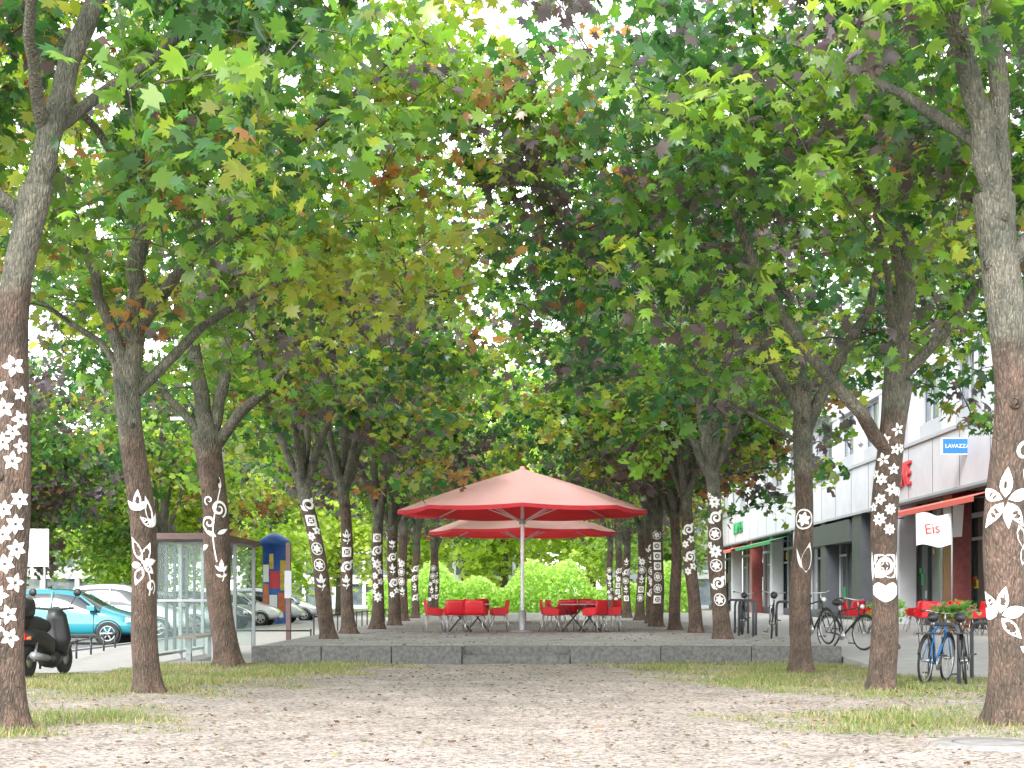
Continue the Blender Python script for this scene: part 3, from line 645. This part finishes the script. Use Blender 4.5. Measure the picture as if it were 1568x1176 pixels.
# ------------------------------------------------------------------ umbrellas
def umbrella(y):
    e=empty('patio_umbrella',(0,y,.34))
    mb=MB(); mb.tube([(0,0,0),(0,0,4.15)],.05,'wpaint',12); mb.lathe([(0.001,.06),(.3,.06),(.34,.0)],(0,0,0),'galv',24); mb.lathe([(.1,0),(.1,.5),(.06,.52)],(0,0,.05),'galv',14)
    n=8; Rr=3.28
    for i in range(n):
        a=2*math.pi*i/n; mb.tube([(0,0,4.05),(Rr*.99*math.cos(a),Rr*.99*math.sin(a),3.14)],.022,'wpaint',6)
        mb.tube([(0.05*math.cos(a),.05*math.sin(a),2.9),(1.7*math.cos(a),1.7*math.sin(a),3.56)],.018,'wpaint',6)
    mb.lathe([(.09,0),(.09,.14)],(0,0,2.83),'lgrey',12)
    mb.obj('pole_and_ribs',e)
    rings=10; seg=6; m=n*seg
    def skin(dz,R_,mat,hem=False):
        vs=[];fs=[]
        for j in range(rings+1):
            t=j/rings
            for i in range(m):
                fr=(i%seg)/seg; a0=2*math.pi*(i//seg)/n; a1=a0+2*math.pi/n; rr=R_*max(t,.02)
                x=rr*((1-fr)*math.cos(a0)+fr*math.cos(a1)); yy=rr*((1-fr)*math.sin(a0)+fr*math.sin(a1))
                sag=.07*math.sin(math.pi*fr)*t*(1-.45*t)
                vs.append((x,yy,4.28+dz-1.08*t+.05*math.sin(math.pi*t)-sag))
        for j in range(rings):
            for i in range(m): i2=(i+1)%m; fs.append((j*m+i,j*m+i2,(j+1)*m+i2,(j+1)*m+i))
        mb.add(vs,fs,mat,True)
        if hem:
            v2=[]
            for i in range(m): v2.append(vs[rings*m+i])
            for i in range(m):
                x,yy,z=vs[rings*m+i]; v2.append((x*1.002,yy*1.002,z-.09-.02*math.sin(math.pi*(i%seg)/seg)))
            mb.add(v2,[(i,(i+1)%m,m+(i+1)%m,m+i) for i in range(m)],'hem',True)
    mb=MB(); skin(0,Rr,'fabric',True); skin(-.03,Rr*.995,'throughlight')  # second skin added below, coloured like light transmitted by the top cloth
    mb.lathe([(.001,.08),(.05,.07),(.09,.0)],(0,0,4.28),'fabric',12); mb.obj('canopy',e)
umbrella(39.4); umbrella(52.5)
# ------------------------------------------------------------------ chairs & tables
def chair_meshes():
    mb=MB(); prof=[(.23,.455,.25),(.2,.45,.25),(.1,.435,.26),(0,.43,.26),(-.12,.44,.265),(-.2,.475,.27),(-.235,.55,.275),(-.255,.68,.275),(-.27,.80,.26),(-.275,.85,.23)]
    vs=[];fs=[];n=8
    for (y,z,w_) in prof:
        for j in range(n+1):
            u=-1+2*j/n
            vs.append((u*w_,y+.05*u*u*(1 if z>.5 else 0),z+(.03*u*u if z<.5 else 0)))
    for i in range(len(prof)-1):
        for j in range(n): fs.append((i*(n+1)+j,i*(n+1)+j+1,(i+1)*(n+1)+j+1,(i+1)*(n+1)+j))
    mb.add(vs,fs,'red',True)
    for s_ in (-1,1):
        vs=[(s_*.26,.2,.44),(s_*.265,-.2,.47),(s_*.285,-.22,.66),(s_*.285,.1,.64),(s_*.28,.22,.60)]; mb.add(vs,[(0,1,2,3,4)],'red')
    a=mb
    b=MB()
    for sx in (-1,1):
        for sy in (-1,1): b.tube([(sx*.18,sy*.16,.44),(sx*.26,sy*.27,0)],.012,'steel',6)
        b.tube([(sx*.18,-.16,.44),(sx*.18,.16,.44)],.01,'steel',6)
    b.tube([(-.18,-.16,.44),(.18,-.16,.44)],.01,'steel',6)
    return a,b
ca,cb=chair_meshes(); e0=empty('t'); o1=ca.obj('seat_shell',e0,solid=.012); o2_=cb.obj('legs',e0); cme,lme=o1.data,o2_.data
for o in (o1,o2_,e0): bpy.data.objects.remove(o)
def chair(x,y,z,rot):
    e=empty('red_chair',(x,y,z),rot); inst(cme,'seat_shell',e,solid=.014); inst(lme,'legs',e)
def table(x,y,z):
    e=empty('bistro_table',(x,y,z)); mb=MB()
    mb.box(-.36,.36,-.36,.36,.715,.74,'galv')
    for s_ in (-1,1):
        mb.tube([(-.3,s_*.25,0),(.28,s_*.25,.71)],.014,'black',6); mb.tube([(.3,s_*.25,0),(-.28,s_*.25,.71)],.014,'black',6)
    mb.tube([(0,-.25,.36),(0,.25,.36)],.012,'black',6); mb.obj('top_and_frame',e,bevel=.004)
zt=.337
for x,y,r in [(-2.33,39.6,-1.4),(-1.78,41.0,.3),(-1.75,39.0,.15),(-1.2,38.9,-.2),(-.62,39.9,1.75),(.72,39.6,-1.5),(.9,40.4,-1.3),(1.2,41.2,.1),(1.95,41.0,.2),(1.9,39.2,.9),(2.35,39.8,1.7),(2.3,40.7,1.2)]:
    chair(x,y,zt,r)
table(-1.65,39.9,zt); table(-1.2,40.4,zt); table(1.35,39.9,zt); table(1.8,40.3,zt)
for x,y,r in [(-1.5,53,.3),(-2.2,53.3,2),(1.6,53,1),(2.2,53.5,3)]: chair(x,y,zt,r)
for x,y,r in [(9.2,39,1.2),(9.0,41,-1.5),(9.7,40.5,.2),(10.2,37.8,2.5),(10.9,39.2,1.2),(11.3,37.5,1.6),(10.8,40.8,.4),(11.7,40,-1),(12,38.5,1),(9.7,44,.5),(10.6,45,2),(11.5,44,1)]: chair(x,y,.30,r)
table(9.5,39.9,.3); table(10.8,38.2,.3); table(11.4,39.5,.3); table(10.5,44,.3)
# ------------------------------------------------------------------ cars
def car(x,y,rot,paint,van=False):
    e=empty('parked_car',(x,y,0.0),rot); mb=MB()
    st=[(0,.36,.70,.72,.68,.56),(.05,.26,.86,.93,.80,.62),(.30,.22,.93,1.33,.83,.57),(.55,.2,.93,1.44,.84,.58),(1.3,.2,.92,1.49,.84,.60),(1.9,.2,.91,1.47,.84,.59),(2.25,.2,.90,1.40,.84,.57),(2.95,.2,.88,.97,.84,.62),(3.4,.22,.80,.88,.82,.60),(3.75,.25,.68,.72,.76,.56),(3.9,.32,.54,.56,.62,.46)]
    if van: st=[(a,b,c*1.05,d*1.12 if d>1.2 else d*1.05,e_,f) for a,b,c,d,e_,f in st]
    def rg(s_):
        X,zb,zl,zr,w_,wr=s_
        h=[(w_*.93,zb),(w_,zb+.16),(w_*1.01,(zb+zl)/2+.03),(w_*.985,zl),(wr,zr-.05 if zr-zl>.15 else zr-.02),(wr*.7,zr),(0,zr+.012)]
        return [(X,a,b) for a,b in h]+[(X,-a,b) for a,b in h[-2::-1]]
    vs=[];n=13
    for s_ in st: vs+=rg(s_)
    body=[];gl=[]
    for i in range(len(st)-1):
        for j in range(n-1):
            f=(i*n+j,(i+1)*n+j,(i+1)*n+j+1,i*n+j+1)
            side=j in(3,8); topf=4<=j<=7
            g=(side and 2<=i<=6) or (topf and (i==6 or i==1))
            (gl if g else body).append(f)
    body.append(tuple(range(n))[::-1]); body.append(tuple((len(st)-1)*n+j for j in range(n)))
    for i in range(len(st)-1): body.append((i*n,i*n+n-1,(i+1)*n+n-1,(i+1)*n))
    mb.add(vs,body,paint,True); k=mb.mi('glass')
    for f in gl: mb.f.append(f); mb.m.append(k); mb.sm.append(True)
    mb.obj('body',e,subs=2)
    mb=MB()
    s0=1.12 if van else 1
    for s_ in (-1,1):
        mb.tube([(1.62,s_*.835,.9),(1.62,s_*.61,1.42*s0)],.03,paint,6); mb.tube([(.62,s_*.83,.92),(.52,s_*.6,1.38*s0)],.04,paint,6); mb.tube([(2.9,s_*.82,.9),(2.25,s_*.585,1.36*s0)],.028,paint,6)
        for X in (.68,3.13):
            mb.lathe([(.001,s_*.80),(.355,s_*.80),(.36,s_*.848),(.33,s_*.85)],(X,0,.31),'rubber',28,'y')
            mb.lathe([(.19,s_*.84),(.2,s_*.868),(.29,s_*.868),(.305,s_*.85),(.305,s_*.66),(.1,s_*.66)],(X,0,.305),'rubber',28,'y')
            mb.lathe([(.001,s_*.85),(.05,s_*.858),(.06,s_*.84),(.001,s_*.84)],(X,0,.305),'steel',16,'y')
            for q in range(6):
                a=q*math.pi/3; mb.tube([(X+.03*math.cos(a),s_*.855,.305+.03*math.sin(a)),(X+.185*math.cos(a),s_*.855,.305+.185*math.sin(a))],[.03,.024],'steel',6)
            mb.lathe([(.175,s_*.845),(.18,s_*.868),(.2,s_*.872),(.205,s_*.85)],(X,0,.305),'steel',28,'y')
        mb.box(2.62,2.82,min(s_*.84,s_*1.0),max(s_*.84,s_*1.0),.90,1.03,paint)
        for X in (1.62,2.75,.75): mb.box(X,X+.012,min(s_*.83,s_*.852),max(s_*.83,s_*.852),.32,.88,'black')
        mb.box(1.75,1.93,min(s_*.83,s_*.87),max(s_*.83,s_*.87),.74,.77,'black')
        mb.tube([(3.55,s_*.68,.62),(3.74,s_*.64,.60)],[.12,.08],'lens',12)
        mb.box(.0,.07,min(s_*.55,s_*.74),max(s_*.55,s_*.74),.62,.86,'redlens')
        mb.box(.7,3.1,min(s_*.8,s_*.856),max(s_*.8,s_*.856),.24,.29,'black')
    mb.box(3.84,3.93,-.26,.26,.36,.47,'wpaint'); mb.box(3.8,3.89,-.4,.4,.26,.33,'black'); mb.box(-.03,.02,-.26,.26,.45,.56,'wpaint')
    mb.obj('wheels_and_trim',e,bevel=.008)
car(-14.0,40.2,0,'teal'); car(-17.2,48.5,0,'cwhite'); car(-14.2,46.5,0,'cwhite',True); car(-14.5,53,0,'csilver'); car(-14.5,59.5,0,'cblack'); car(-14.5,66,0,'cwhite'); car(-14.5,72.5,0,'cwhite',True); car(-14.5,79,0,'csilver')
car(-26,58,1.57,'csilver'); car(-26,72,1.57,'cblue'); car(-22,50,1.57,'cwhite')
# ------------------------------------------------------------------ scooter (seen from the rear)
e=empty('motor_scooter',(-7.68,23.3,.02),math.radians(82)); mb=MB()
for X in (0,1.28):
    mb.lathe([(.12,-.045),(.2,-.06),(.25,-.035),(.262,0),(.25,.035),(.2,.06),(.12,.045)],(X,0,.262),'rubber',24,'y')
    mb.lathe([(.001,-.03),(.13,-.04),(.13,.04),(.001,.03)],(X,0,.262),'steel',16,'y')
mb.tube([(-.25,0,.62),(-.05,0,.66),(.25,0,.62),(.6,0,.5),(.68,0,.35)],[.10,.17,.19,.17,.12],'black',14)
mb.tube([(-.22,0,.78),(0,0,.82),(.3,0,.81),(.62,0,.79)],[.09,.14,.15,.1],'rubber',12)
mb.tube([(.6,0,.28),(.85,0,.26),(1.05,0,.34)],[.14,.15,.13],'black',10)
mb.tube([(1.0,0,.35),(1.1,0,.6),(1.0,0,.95),(.93,0,1.05)],[.18,.2,.16,.1],'black',12)
mb.tube([(1.28,0,.26),(1.1,0,.8)],.035,'galv',8); mb.tube([(1.12,0,.58),(1.28,0,.56),(1.46,0,.44)],[.1,.1,.06],'black',10)
mb.tube([(.9,-.34,1.08),(.95,-.1,1.06),(.95,.1,1.06),(.9,.34,1.08)],.02,'rubber',8)
for s_ in (-1,1):
    mb.tube([(.93,s_*.25,1.08),(.95,s_*.36,1.28)],.008,'black',6); mb.lathe([(.001,-.012),(.06,-.01),(.065,.01),(.001,.012)],(.95,s_*.38,1.33),'black',14,'x')
    mb.tube([(-.32,s_*.12,.62),(-.28,s_*.2,.63)],[.02,.03],'posto',8)
    mb.tube([(-.05,s_*.13,.26),(.05,s_*.13,.55)],.025,'steel',8)
mb.tube([(.35,-.17,.3),(-.2,-.19,.36)],[.05,.06],'galv',10)
mb.box(-.38,-.3,-.14,.14,.60,.70,'redlens'); mb.tube([(-.38,0,.86),(-.2,0,.87)],[.02,.15],'black',10)
mb.tube([(-.26,0,.55),(-.36,0,.34)],.03,'black',8); mb.box(-.385,-.37,-.1,.1,.27,.43,'wpaint'); mb.box(-.39,-.386,-.07,.07,.30,.34,'black')
mb.tube([(-.42,0,.98),(-.38,0,1.08),(-.1,0,1.1),(.0,0,.98)],[.12,.19,.19,.12],'black',14)
mb.tube([(1.0,0,1.05),(.96,0,1.2),(.92,0,1.36)],[.14,.13,.05],'clear',10)
mb.tube([(.2,.1,.25),(.15,.3,.02)],.012,'steel',6); mb.obj('body',e,bevel=0)
# ------------------------------------------------------------------ bicycles
def bike(x,y,z,rot,col,basket=False,lean=.06):
    e=empty('bicycle',(x,y,z),0); e.rotation_euler=(lean,0,rot); mb=MB()
    for X in (0,1.06):
        pts=[(X+.335*math.cos(t),0,.345+.335*math.sin(t)) for t in np.linspace(0,2*math.pi,29)]
        mb.tube(pts,.018,'rubber',6,False); pts=[(X+.31*math.cos(t),0,.345+.31*math.sin(t)) for t in np.linspace(0,2*math.pi,29)]; mb.tube(pts,.010,'steel',6,False)
        for q in range(16):
            a=q*math.pi/8; mb.tube([(X,.02*(-1)**q,.345),(X+.31*math.cos(a),0,.345+.31*math.sin(a))],.0022,'steel',3,False)
        mb.tube([(X,-.05,.345),(X,.05,.345)],.022,'steel',8)
        pts=[(X+.37*math.cos(t),0,.345+.37*math.sin(t)) for t in np.linspace(.3,2.9,14)]; mb.tube(pts,.018,'black',5)
    bb=(.45,0,.28); ht=(.86,0,.86); hb=(.90,0,.68); stp=(.30,0,.78)
    for a,b,r in [(bb,hb,.02),(bb,stp,.017),(stp,ht,.016),(ht,hb,.02)]: mb.tube([a,b],r,col,8)
    for s_ in (-1,1):
        mb.tube([(bb[0],s_*.02,bb[2]),(0,s_*.06,.345)],.01,col,6); mb.tube([(stp[0],s_*.01,stp[2]),(0,s_*.06,.345)],.009,col,6)
        mb.tube([(.90,s_*.05,.66),(1.0,s_*.055,.45),(1.06,s_*.055,.345)],.012,col,6)
        mb.tube([(.44,s_*.07,.28),(.44+s_*.1,s_*.1,.28-s_*.14)],.01,'steel',6); mb.box(.40+s_*.1,.50+s_*.1,s_*.14-.05,s_*.14+.05,.26-s_*.14,.285-s_*.14,'black')
        mb.tube([(-.3,s_*.07,.73),(.25,s_*.07,.74)],.008,'black',5); mb.tube([(-.2,s_*.07,.73),(0,s_*.07,.345)],.006,'black',5)
    mb.box(-.3,.2,-.07,.07,.735,.742,'black')
    mb.lathe([(.001,-.01),(.095,-.008),(.095,.008),(.001,.01)],(.45,-.05,.28),'steel',16,'y')
    mb.tube([stp,(.27,0,.93)],.013,'steel',6); mb.tube([(.12,0,.95),(.22,0,.965),(.33,0,.95),(.42,0,.945)],[.05,.085,.05,.02],'black',8)
    mb.tube([ht,(.83,0,1.0)],.014,'steel',6)
    mb.tube([(.62,-.28,1.03),(.74,-.24,1.04),(.84,-.1,1.01),(.84,.1,1.01),(.74,.24,1.04),(.62,.28,1.03)],.012,'steel',6)
    for s_ in (-1,1): mb.tube([(.60,s_*.285,1.03),(.70,s_*.26,1.04)],.017,'black',6)
    mb.lathe([(.001,.0),(.04,.02),(.045,.06),(.001,.065)],(.93,0,.88),'lens',10,'x')
    if basket:
        for zz_,ww in ((1.0,.17),(.92,.16),(.84,.15),(.78,.14)):
            mb.tube([(.92,-ww,zz_),(1.2,-ww,zz_),(1.2,ww,zz_),(.92,ww,zz_),(.92,-ww,zz_)],.007,'wood',5)
        for q in range(9):
            yy=-.15+.3*q/8; mb.tube([(1.19,yy*.85,.78),(1.2,yy,1.0)],.004,'wood',4); mb.tube([(.93,yy*.85,.78),(.92,yy,1.0)],.004,'wood',4)
        mb.box(.93,1.19,-.14,.14,.775,.785,'wood')
    mb.obj('frame_and_wheels',e)
    if basket:
        r=np.random.default_rng(3); N=150; P=np.stack([r.normal(1.06,.11,N),r.normal(0,.13,N),1.0+r.random(N)*.16],1); c=np.array([(.1,.22,.04),(.07,.15,.03),(.5,.08,.12)])[r.choice(3,N,p=[.6,.3,.1])]
        V,F,C=leaves(P,.08,c,r,1,.8); inst(npmesh('basket_plants',V,F,M['leaf'],C),'basket_plants',e)
bike(5.78,21.6,.025,math.radians(58),'bikeblue',True); bike(6.35,21.5,.025,math.radians(75),'black',True,-.08)
bike(5.75,30.6,.345,math.radians(-75),'black'); bike(6.35,31.2,.2,math.radians(-60),'black',False,-.05); bike(5.5,33.2,.345,math.radians(80),'black')
bike(5.4,37,.345,math.radians(80),'black')
for i,(x,y,z) in enumerate([(5.3,35.6,.335),(5.55,36.8,.335),(5.6,38.4,.335),(5.65,40,.335),(6.3,36.2,.3),(6.6,38,.3),(6.15,21.9,.03),(7.1,23,.03),(5.7,43,.335)]):
    mb=MB(); mb.tube([(0,-.35,-.02),(0,-.35,.7),(0,-.3,.82),(0,-.2,.85),(0,.2,.85),(0,.3,.82),(0,.35,.7),(0,.35,-.02)],.03,'dgrey',8); o=mb.obj('bike_stand',None,loc=(x,y,z),rot=.35)
# low railings
def railing(pts,h=.4,name='low_railing',step=2.0,z=0):
    mb=MB(); pts=[Vector((*p,z)) for p in pts]
    for a,b in zip(pts[:-1],pts[1:]):
        n=max(1,round((b-a).length/step))
        for i in range(n+1):
            q=a+(b-a)*i/n; mb.tube([q-Vector((0,0,.05)),q+Vector((0,0,h))],.022,'black',8); mb.lathe([(.001,.05),(.03,.03),(.03,-.02)],(q.x,q.y,q.z+h),'black',8)
        mb.tube([a+Vector((0,0,h)),b+Vector((0,0,h))],.02,'black',8)
    mb.obj(name)
railing([(-8.0,21.5),(-8.35,26),(-9.9,36.5)],.38); railing([(-9.7,37.6),(-5.3,37.6)],.42,step=1.5); railing([(-5.35,38.5),(-5.35,60)],.75,step=1.6)
# ------------------------------------------------------------------ bus shelter
e=empty('bus_shelter',(-6.9,28.2,.03)); mb=MB(); Wd,Ln,Hh=1.1,4.2,2.32
for x in (0,Wd):
    for y in (0,Ln/2,Ln): mb.box(x-.035,x+.035,y-.035,y+.035,0,Hh,'galv')
mb.box(-.12,Wd+.12,-.12,Ln+.12,Hh+.002,Hh+.12,'brown'); mb.box(-.035,.035,.04,Ln-.04,.12,.17,'galv'); mb.box(.04,Wd-.04,-.02,.02,1.15,1.2,'galv')
mb.box(.25,.65,.6,3.2,.44,.49,'wood'); mb.box(.4,.5,.8,.9,0,.439,'galv'); mb.box(.4,.5,2.8,2.9,0,.439,'galv')
mb.obj('frame_roof_bench',e,bevel=.006)
mb=MB(); mb.box(-.006,.006,.04,Ln-.04,.2,Hh-.05,'clear'); mb.box(.05,Wd-.05,-.006,.006,.2,1.14,'clear'); mb.box(.05,Wd-.05,-.006,.006,1.21,Hh-.05,'clear'); mb.box(.05,Wd-.05,Ln-.006,Ln+.006,.2,Hh-.05,'clear'); mb.obj('glass_panels',e)
mb=MB(); 
for yy in (.9,1.6,2.7,3.4): mb.box(-.03,.03,yy-.02,yy+.02,.2,Hh-.03,'dgrey')
mb.obj('mullions',e)
mb=MB(); mb.box(-.06,.06,-.06,.06,0,2.62,'brown'); mb.box(-.1,.1,-.1,.1,-.02,.02,'brown'); mb.box(-.09,.09,-.075,-.062,1.2,1.9,'lgrey'); mb.obj('information_post',None,bevel=.01,loc=(-5.95,38.2,.03))
# advertising column
e=empty('advertising_column',(-11.55,70,.03)); mb=MB(); mb.lathe([(.62,0),(.62,.3),(.56,.32),(.56,3.55),(.7,3.6),(.72,3.8),(.5,4.0),(.2,4.15),(.001,4.2)],(0,0,0),'postb',32)
for i,(a0,a1,z0,z1,k) in enumerate([(-2.6,-1.9,.5,1.8,'posto'),(-1.85,-1.2,.4,1.3,'wpaint'),(-1.8,-1.0,1.6,2.4,'postr'),(-2.6,-1.9,1.9,2.7,'wpaint'),(-1.1,-.4,.5,1.4,'posto'),(-.95,-.3,1.5,2.9,'posty'),(-1.85,-1.5,2.5,3.2,'posty')]):
    n=8; vs=[];
    for j in range(n+1):
        t=a0+(a1-a0)*j/n; vs+=[(.566*math.cos(t),.566*math.sin(t),z0),(.566*math.cos(t),.566*math.sin(t),z1)]
    mb.add(vs,[(2*j,2*j+2,2*j+3,2*j+1) for j in range(n)],k)
mb.obj('column_and_posters',e)
e=empty('shop_sign',(-14.3,44,0)); mb=MB(); mb.box(-.42,.42,-.04,.04,2.15,3.25,'wpaint'); mb.tube([(-.3,0,0),(-.3,0,2.15)],.04,'galv',8); mb.tube([(.3,0,0),(.3,0,2.15)],.04,'galv',8); mb.obj('panel_and_posts',e)
text('Giovani',"lettering",e,(0,-.045,2.98),(math.pi/2,0,0),.2,'greens',.003); text('Kinder','lettering',e,(0,-.045,2.75),(math.pi/2,0,0),.2,'greens',.003)
for x,y in ((-10.0,50),(-16.5,84)):
    mb=MB(); mb.tube([(0,0,0),(0,0,6.5),(-.3,0,7),(-1.2,0,7.2)],[.07,.05,.045,.04],'galv',10); mb.box(-1.7,-1.1,-.12,.12,7.12,7.24,'lgrey'); mb.obj('street_lamp',None,loc=(x,y,0))
# ------------------------------------------------------------------ right building
def shop_building():
    e=empty('shop_building',(0,0,0)); XF=13.6; y0,y1=26,112; g=.30
    mb=MB(); mb.box(XF+.5,XF+12,y0,y1,-.05,14.5,'white'); mb.obj('core',e)
    mb=MB()
    mb.box(XF-.35,XF+.498,y0,y1,4.55,6.5,'white')
    mb.box(XF-.42,XF-.352,y0,y1,6.38,6.52,'lgrey'); mb.box(XF-.40,XF-.352,y0,y1,4.5,4.62,'lgrey')
    for fz in (6.5,9.7,12.9):
        if fz>6.5: mb.box(XF+.0,XF+.498,y0,y1,fz-.75,fz+.75 if fz<12 else 14.7,'white')
    y=y0
    while y<y1:
        mb.box(XF+.02,XF+.497,y,y+1.3,6.5,8.94,'white'); mb.box(XF+.02,XF+.497,y,y+1.3,10.46,12.14,'white'); y+=4.3
    mb.obj('white_facade',e,bevel=.01)
    mb=MB(); y=y0+1.5
    while y<y1:
        mb.box(XF-.36,XF-.351,y,y+.02,4.63,6.37,'dgrey'); y+=3.0
    mb.obj('panel_joints',e)
    mb=MB(); y=y0
    mb.box(XF+.3,XF+.35,y0+.01,y1-.01,6.6,12.5,'winglass'); mb.obj('upper_glass',e)
    mb=MB(); y=y0
    while y<y1:
        for z0_,z1_ in ((7.15,8.94),(10.46,12.14)):
            mb.box(XF+.22,XF+.29,y+1.3,y+4.3,z0_-.0,z0_+.08,'lgrey'); mb.box(XF+.22,XF+.29,y+1.3,y+4.3,z1_-.08,z1_,'lgrey')
            for q in (1.3,2.3,3.25,4.22): mb.box(XF+.225,XF+.285,y+q,y+q+.08,z0_+.08,z1_-.08,'lgrey')
        mb.box(XF+.1,XF+.298,y+1.3,y+4.3,6.5,7.15,'lgrey'); y+=4.3
    mb.obj('window_frames',e)
    mb=MB(); mb.box(XF+.4,XF+.45,y0+.01,y1-.01,g,4.5,'shopglass'); mb.obj('shop_glazing',e)
    mb=MB(); y=y0; i=0
    while y<y1:
        mb.box(XF+.32,XF+.398,y,y+.09,g,4.5,'lgrey' if i%4 else 'dgrey')
        if i%3==0: mb.box(XF+.31,XF+.398,y+.1,y+1.5,3.0,3.1,'lgrey')
        y+=1.6; i+=1
    mb.box(XF+.3,XF+.398,y0,y1,g,g+.35,'dgrey'); mb.box(XF+.3,XF+.398,y0,y1,3.7,3.85,'lgrey')
    for y_,k,wd in ((33,'white',.6),(39.5,'tile',1.0),(46.5,'tile',1.0),(53,'white',.8),(59,'dgrey',1.6),(66,'dgrey',1.0),(73,'white',.8),(80,'white',.8),(87,'tile',.9),(95,'white',.8),(103,'white',.8)):
        mb.box(XF-.3,XF+.3,y_,y_+wd,g-.1,4.548,k)
    mb.box(XF-.35,XF+.3,61,72,3.5,4.4,'dgrey'); mb.obj('shopfront_frames_and_columns',e,bevel=.008)
    mb=MB()
    for a,b,k in ((40.6,52.6,'redaw'),(88,101,'redaw'),(74,86,'greens')):
        mb.add([(XF+.28,a,4.45),(XF+.28,b,4.45),(XF-1.4,b,4.0),(XF-1.4,a,4.0)],[(0,1,2,3)],k); mb.add([(XF-1.4,a,4.0),(XF-1.4,b,4.0),(XF-1.4,b,3.85),(XF-1.4,a,3.85)],[(0,1,2,3)],k)
        for y_ in (a+.2,b-.2): mb.tube([(XF-.28,y_,4.0),(XF-1.38,y_,3.97)],.02,'dgrey',6)
        mb.box(XF-.5,XF-.353,a,b,4.42,4.5,'dgrey')
    mb.obj('awnings',e)
    mb=MB(); rr=random.Random(4)
    for i in range(90):
        y_=rr.uniform(31,108); z_=rr.uniform(.8,3.2); s_=rr.uniform(.15,.5); k=rr.choice(['wpaint','postr','greens','posty','white','posto','lgrey'])
        mb.box(XF+.385,XF+.397,y_,y_+s_,z_,z_+s_*rr.uniform(.5,1.3),k)
    mb.obj('window_posters',e)
    text('APOTHEKE','lettering',e,(XF-.40,53.6,5.45),(math.pi/2,0,-math.pi/2),1.2,'postr',.04,.85)
    text('BLUMEN','lettering',e,(XF-.38,92,5.4),(math.pi/2,0,-math.pi/2),1.0,'greens',.04)
    mb=MB()
    for y_ in (66,78,90): 
        mb.box(XF-1.1,XF-.02,y_,y_+5,9.2,9.35,'white'); mb.box(XF-1.1,XF-1.05,y_,y_+5,9.352,10.2,'lgrey'); 
    mb.obj('balconies',e)
shop_building()
e=empty('cafe_sign',(12.95,44.8,5.75)); mb=MB(); mb.box(-.46,.46,-.07,.07,-.25,.25,'wpaint'); mb.box(-.43,.43,-.076,-.0705,-.22,.22,'blue'); mb.tube([(.3,0,.1),(.5,0,.1)],.03,'galv',8); mb.obj('sign_box',e)
text('LAVAZZA','lettering',e,(0,-.08,0),(math.pi/2,0,0),.165,'wpaint',.002)
e=empty('ice_cream_banner',(11.9,43.5,3.2)); mb=MB(); vs=[];n=12
for j in range(n+1):
    x=-.50+1.0*j/n
    for z in np.linspace(-.46,.46,7): vs.append((x,.07*math.sin(j*.9+z),float(z)+.05*math.sin(j*.6)))
mb.add(vs,[(j*7+i,(j+1)*7+i,(j+1)*7+i+1,j*7+i+1) for j in range(n) for i in range(6)],'wpaint',True)
mb.tube([(.54,0,-2.9),(.54,0,.7)],.03,'galv',8); mb.obj('banner_and_pole',e); text('Eis','lettering',e,(-.06,-.12,.02),(math.pi/2,-.12,0),.42,'postr',.002)
e=empty('ice_cream_banner',(12.75,44.5,3.5)); mb=MB(); mb.add([(-.3,0,-.5),(.3,.1,-.45),(.35,.05,.5),(-.3,-.05,.45)],[(0,1,2,3)],'wpaint'); mb.tube([(-.32,0,-3.2),(-.32,0,.6)],.025,'galv',8); mb.obj('banner_and_pole',e)
for x,y in ((10.3,42.2),(12.2,42.0),(8.9,37.2)):
    e=empty('planter',(x,y,.3)); mb=MB(); mb.lathe([(.001,0),(.16,0),(.22,.4),(.24,.42),(.2,.40),(.001,.38)],(0,0,0),'tile',16); mb.obj('pot',e)
    r=np.random.default_rng(int(x*10)); N=260; P=np.stack([r.normal(0,.2,N),r.normal(0,.2,N),.4+r.random(N)*.5],1); c=np.array([(.08,.19,.03),(.12,.24,.04)])[r.integers(0,2,N)]
    V,F,C=leaves(P,.1,c,r,1,.8); inst(npmesh('plant',V,F,M['leafbg'],C),'plant',e)
# ------------------------------------------------------------------ left buildings
def block(name,x0,x1,y,dep,h,mat,fl,wstep):
    e=empty(name,(0,0,0)); mb=MB(); mb.box(x0,x1,y+.3,y+dep,-.05,h-.05,'winglass'); mb.obj('glazing',e)
    mb=MB(); fh=h/fl
    for i in range(fl+1):
        z=i*fh; mb.box(x0-.1,x1+.1,y,y+dep+.1,max(0,z-.55),min(h,z+.35) if i<fl else h+.3,mat)
    x=x0
    while x<x1: mb.box(x,x+.35,y+.02,y+.299,.36,h-.56,mat if int(x*7)%3 else 'dgrey'); x+=wstep
    mb.obj('facade',e)
block('office_building',-62,-30,112,14,6.2,'white',2,2.6)
block('apartment_building',-110,-64,100,16,15,'lgrey',5,3.2)
block('apartment_building',-28,2,150,14,12,'white',4,3)
block('apartment_building',8,60,150,14,14,'lgrey',4,3)
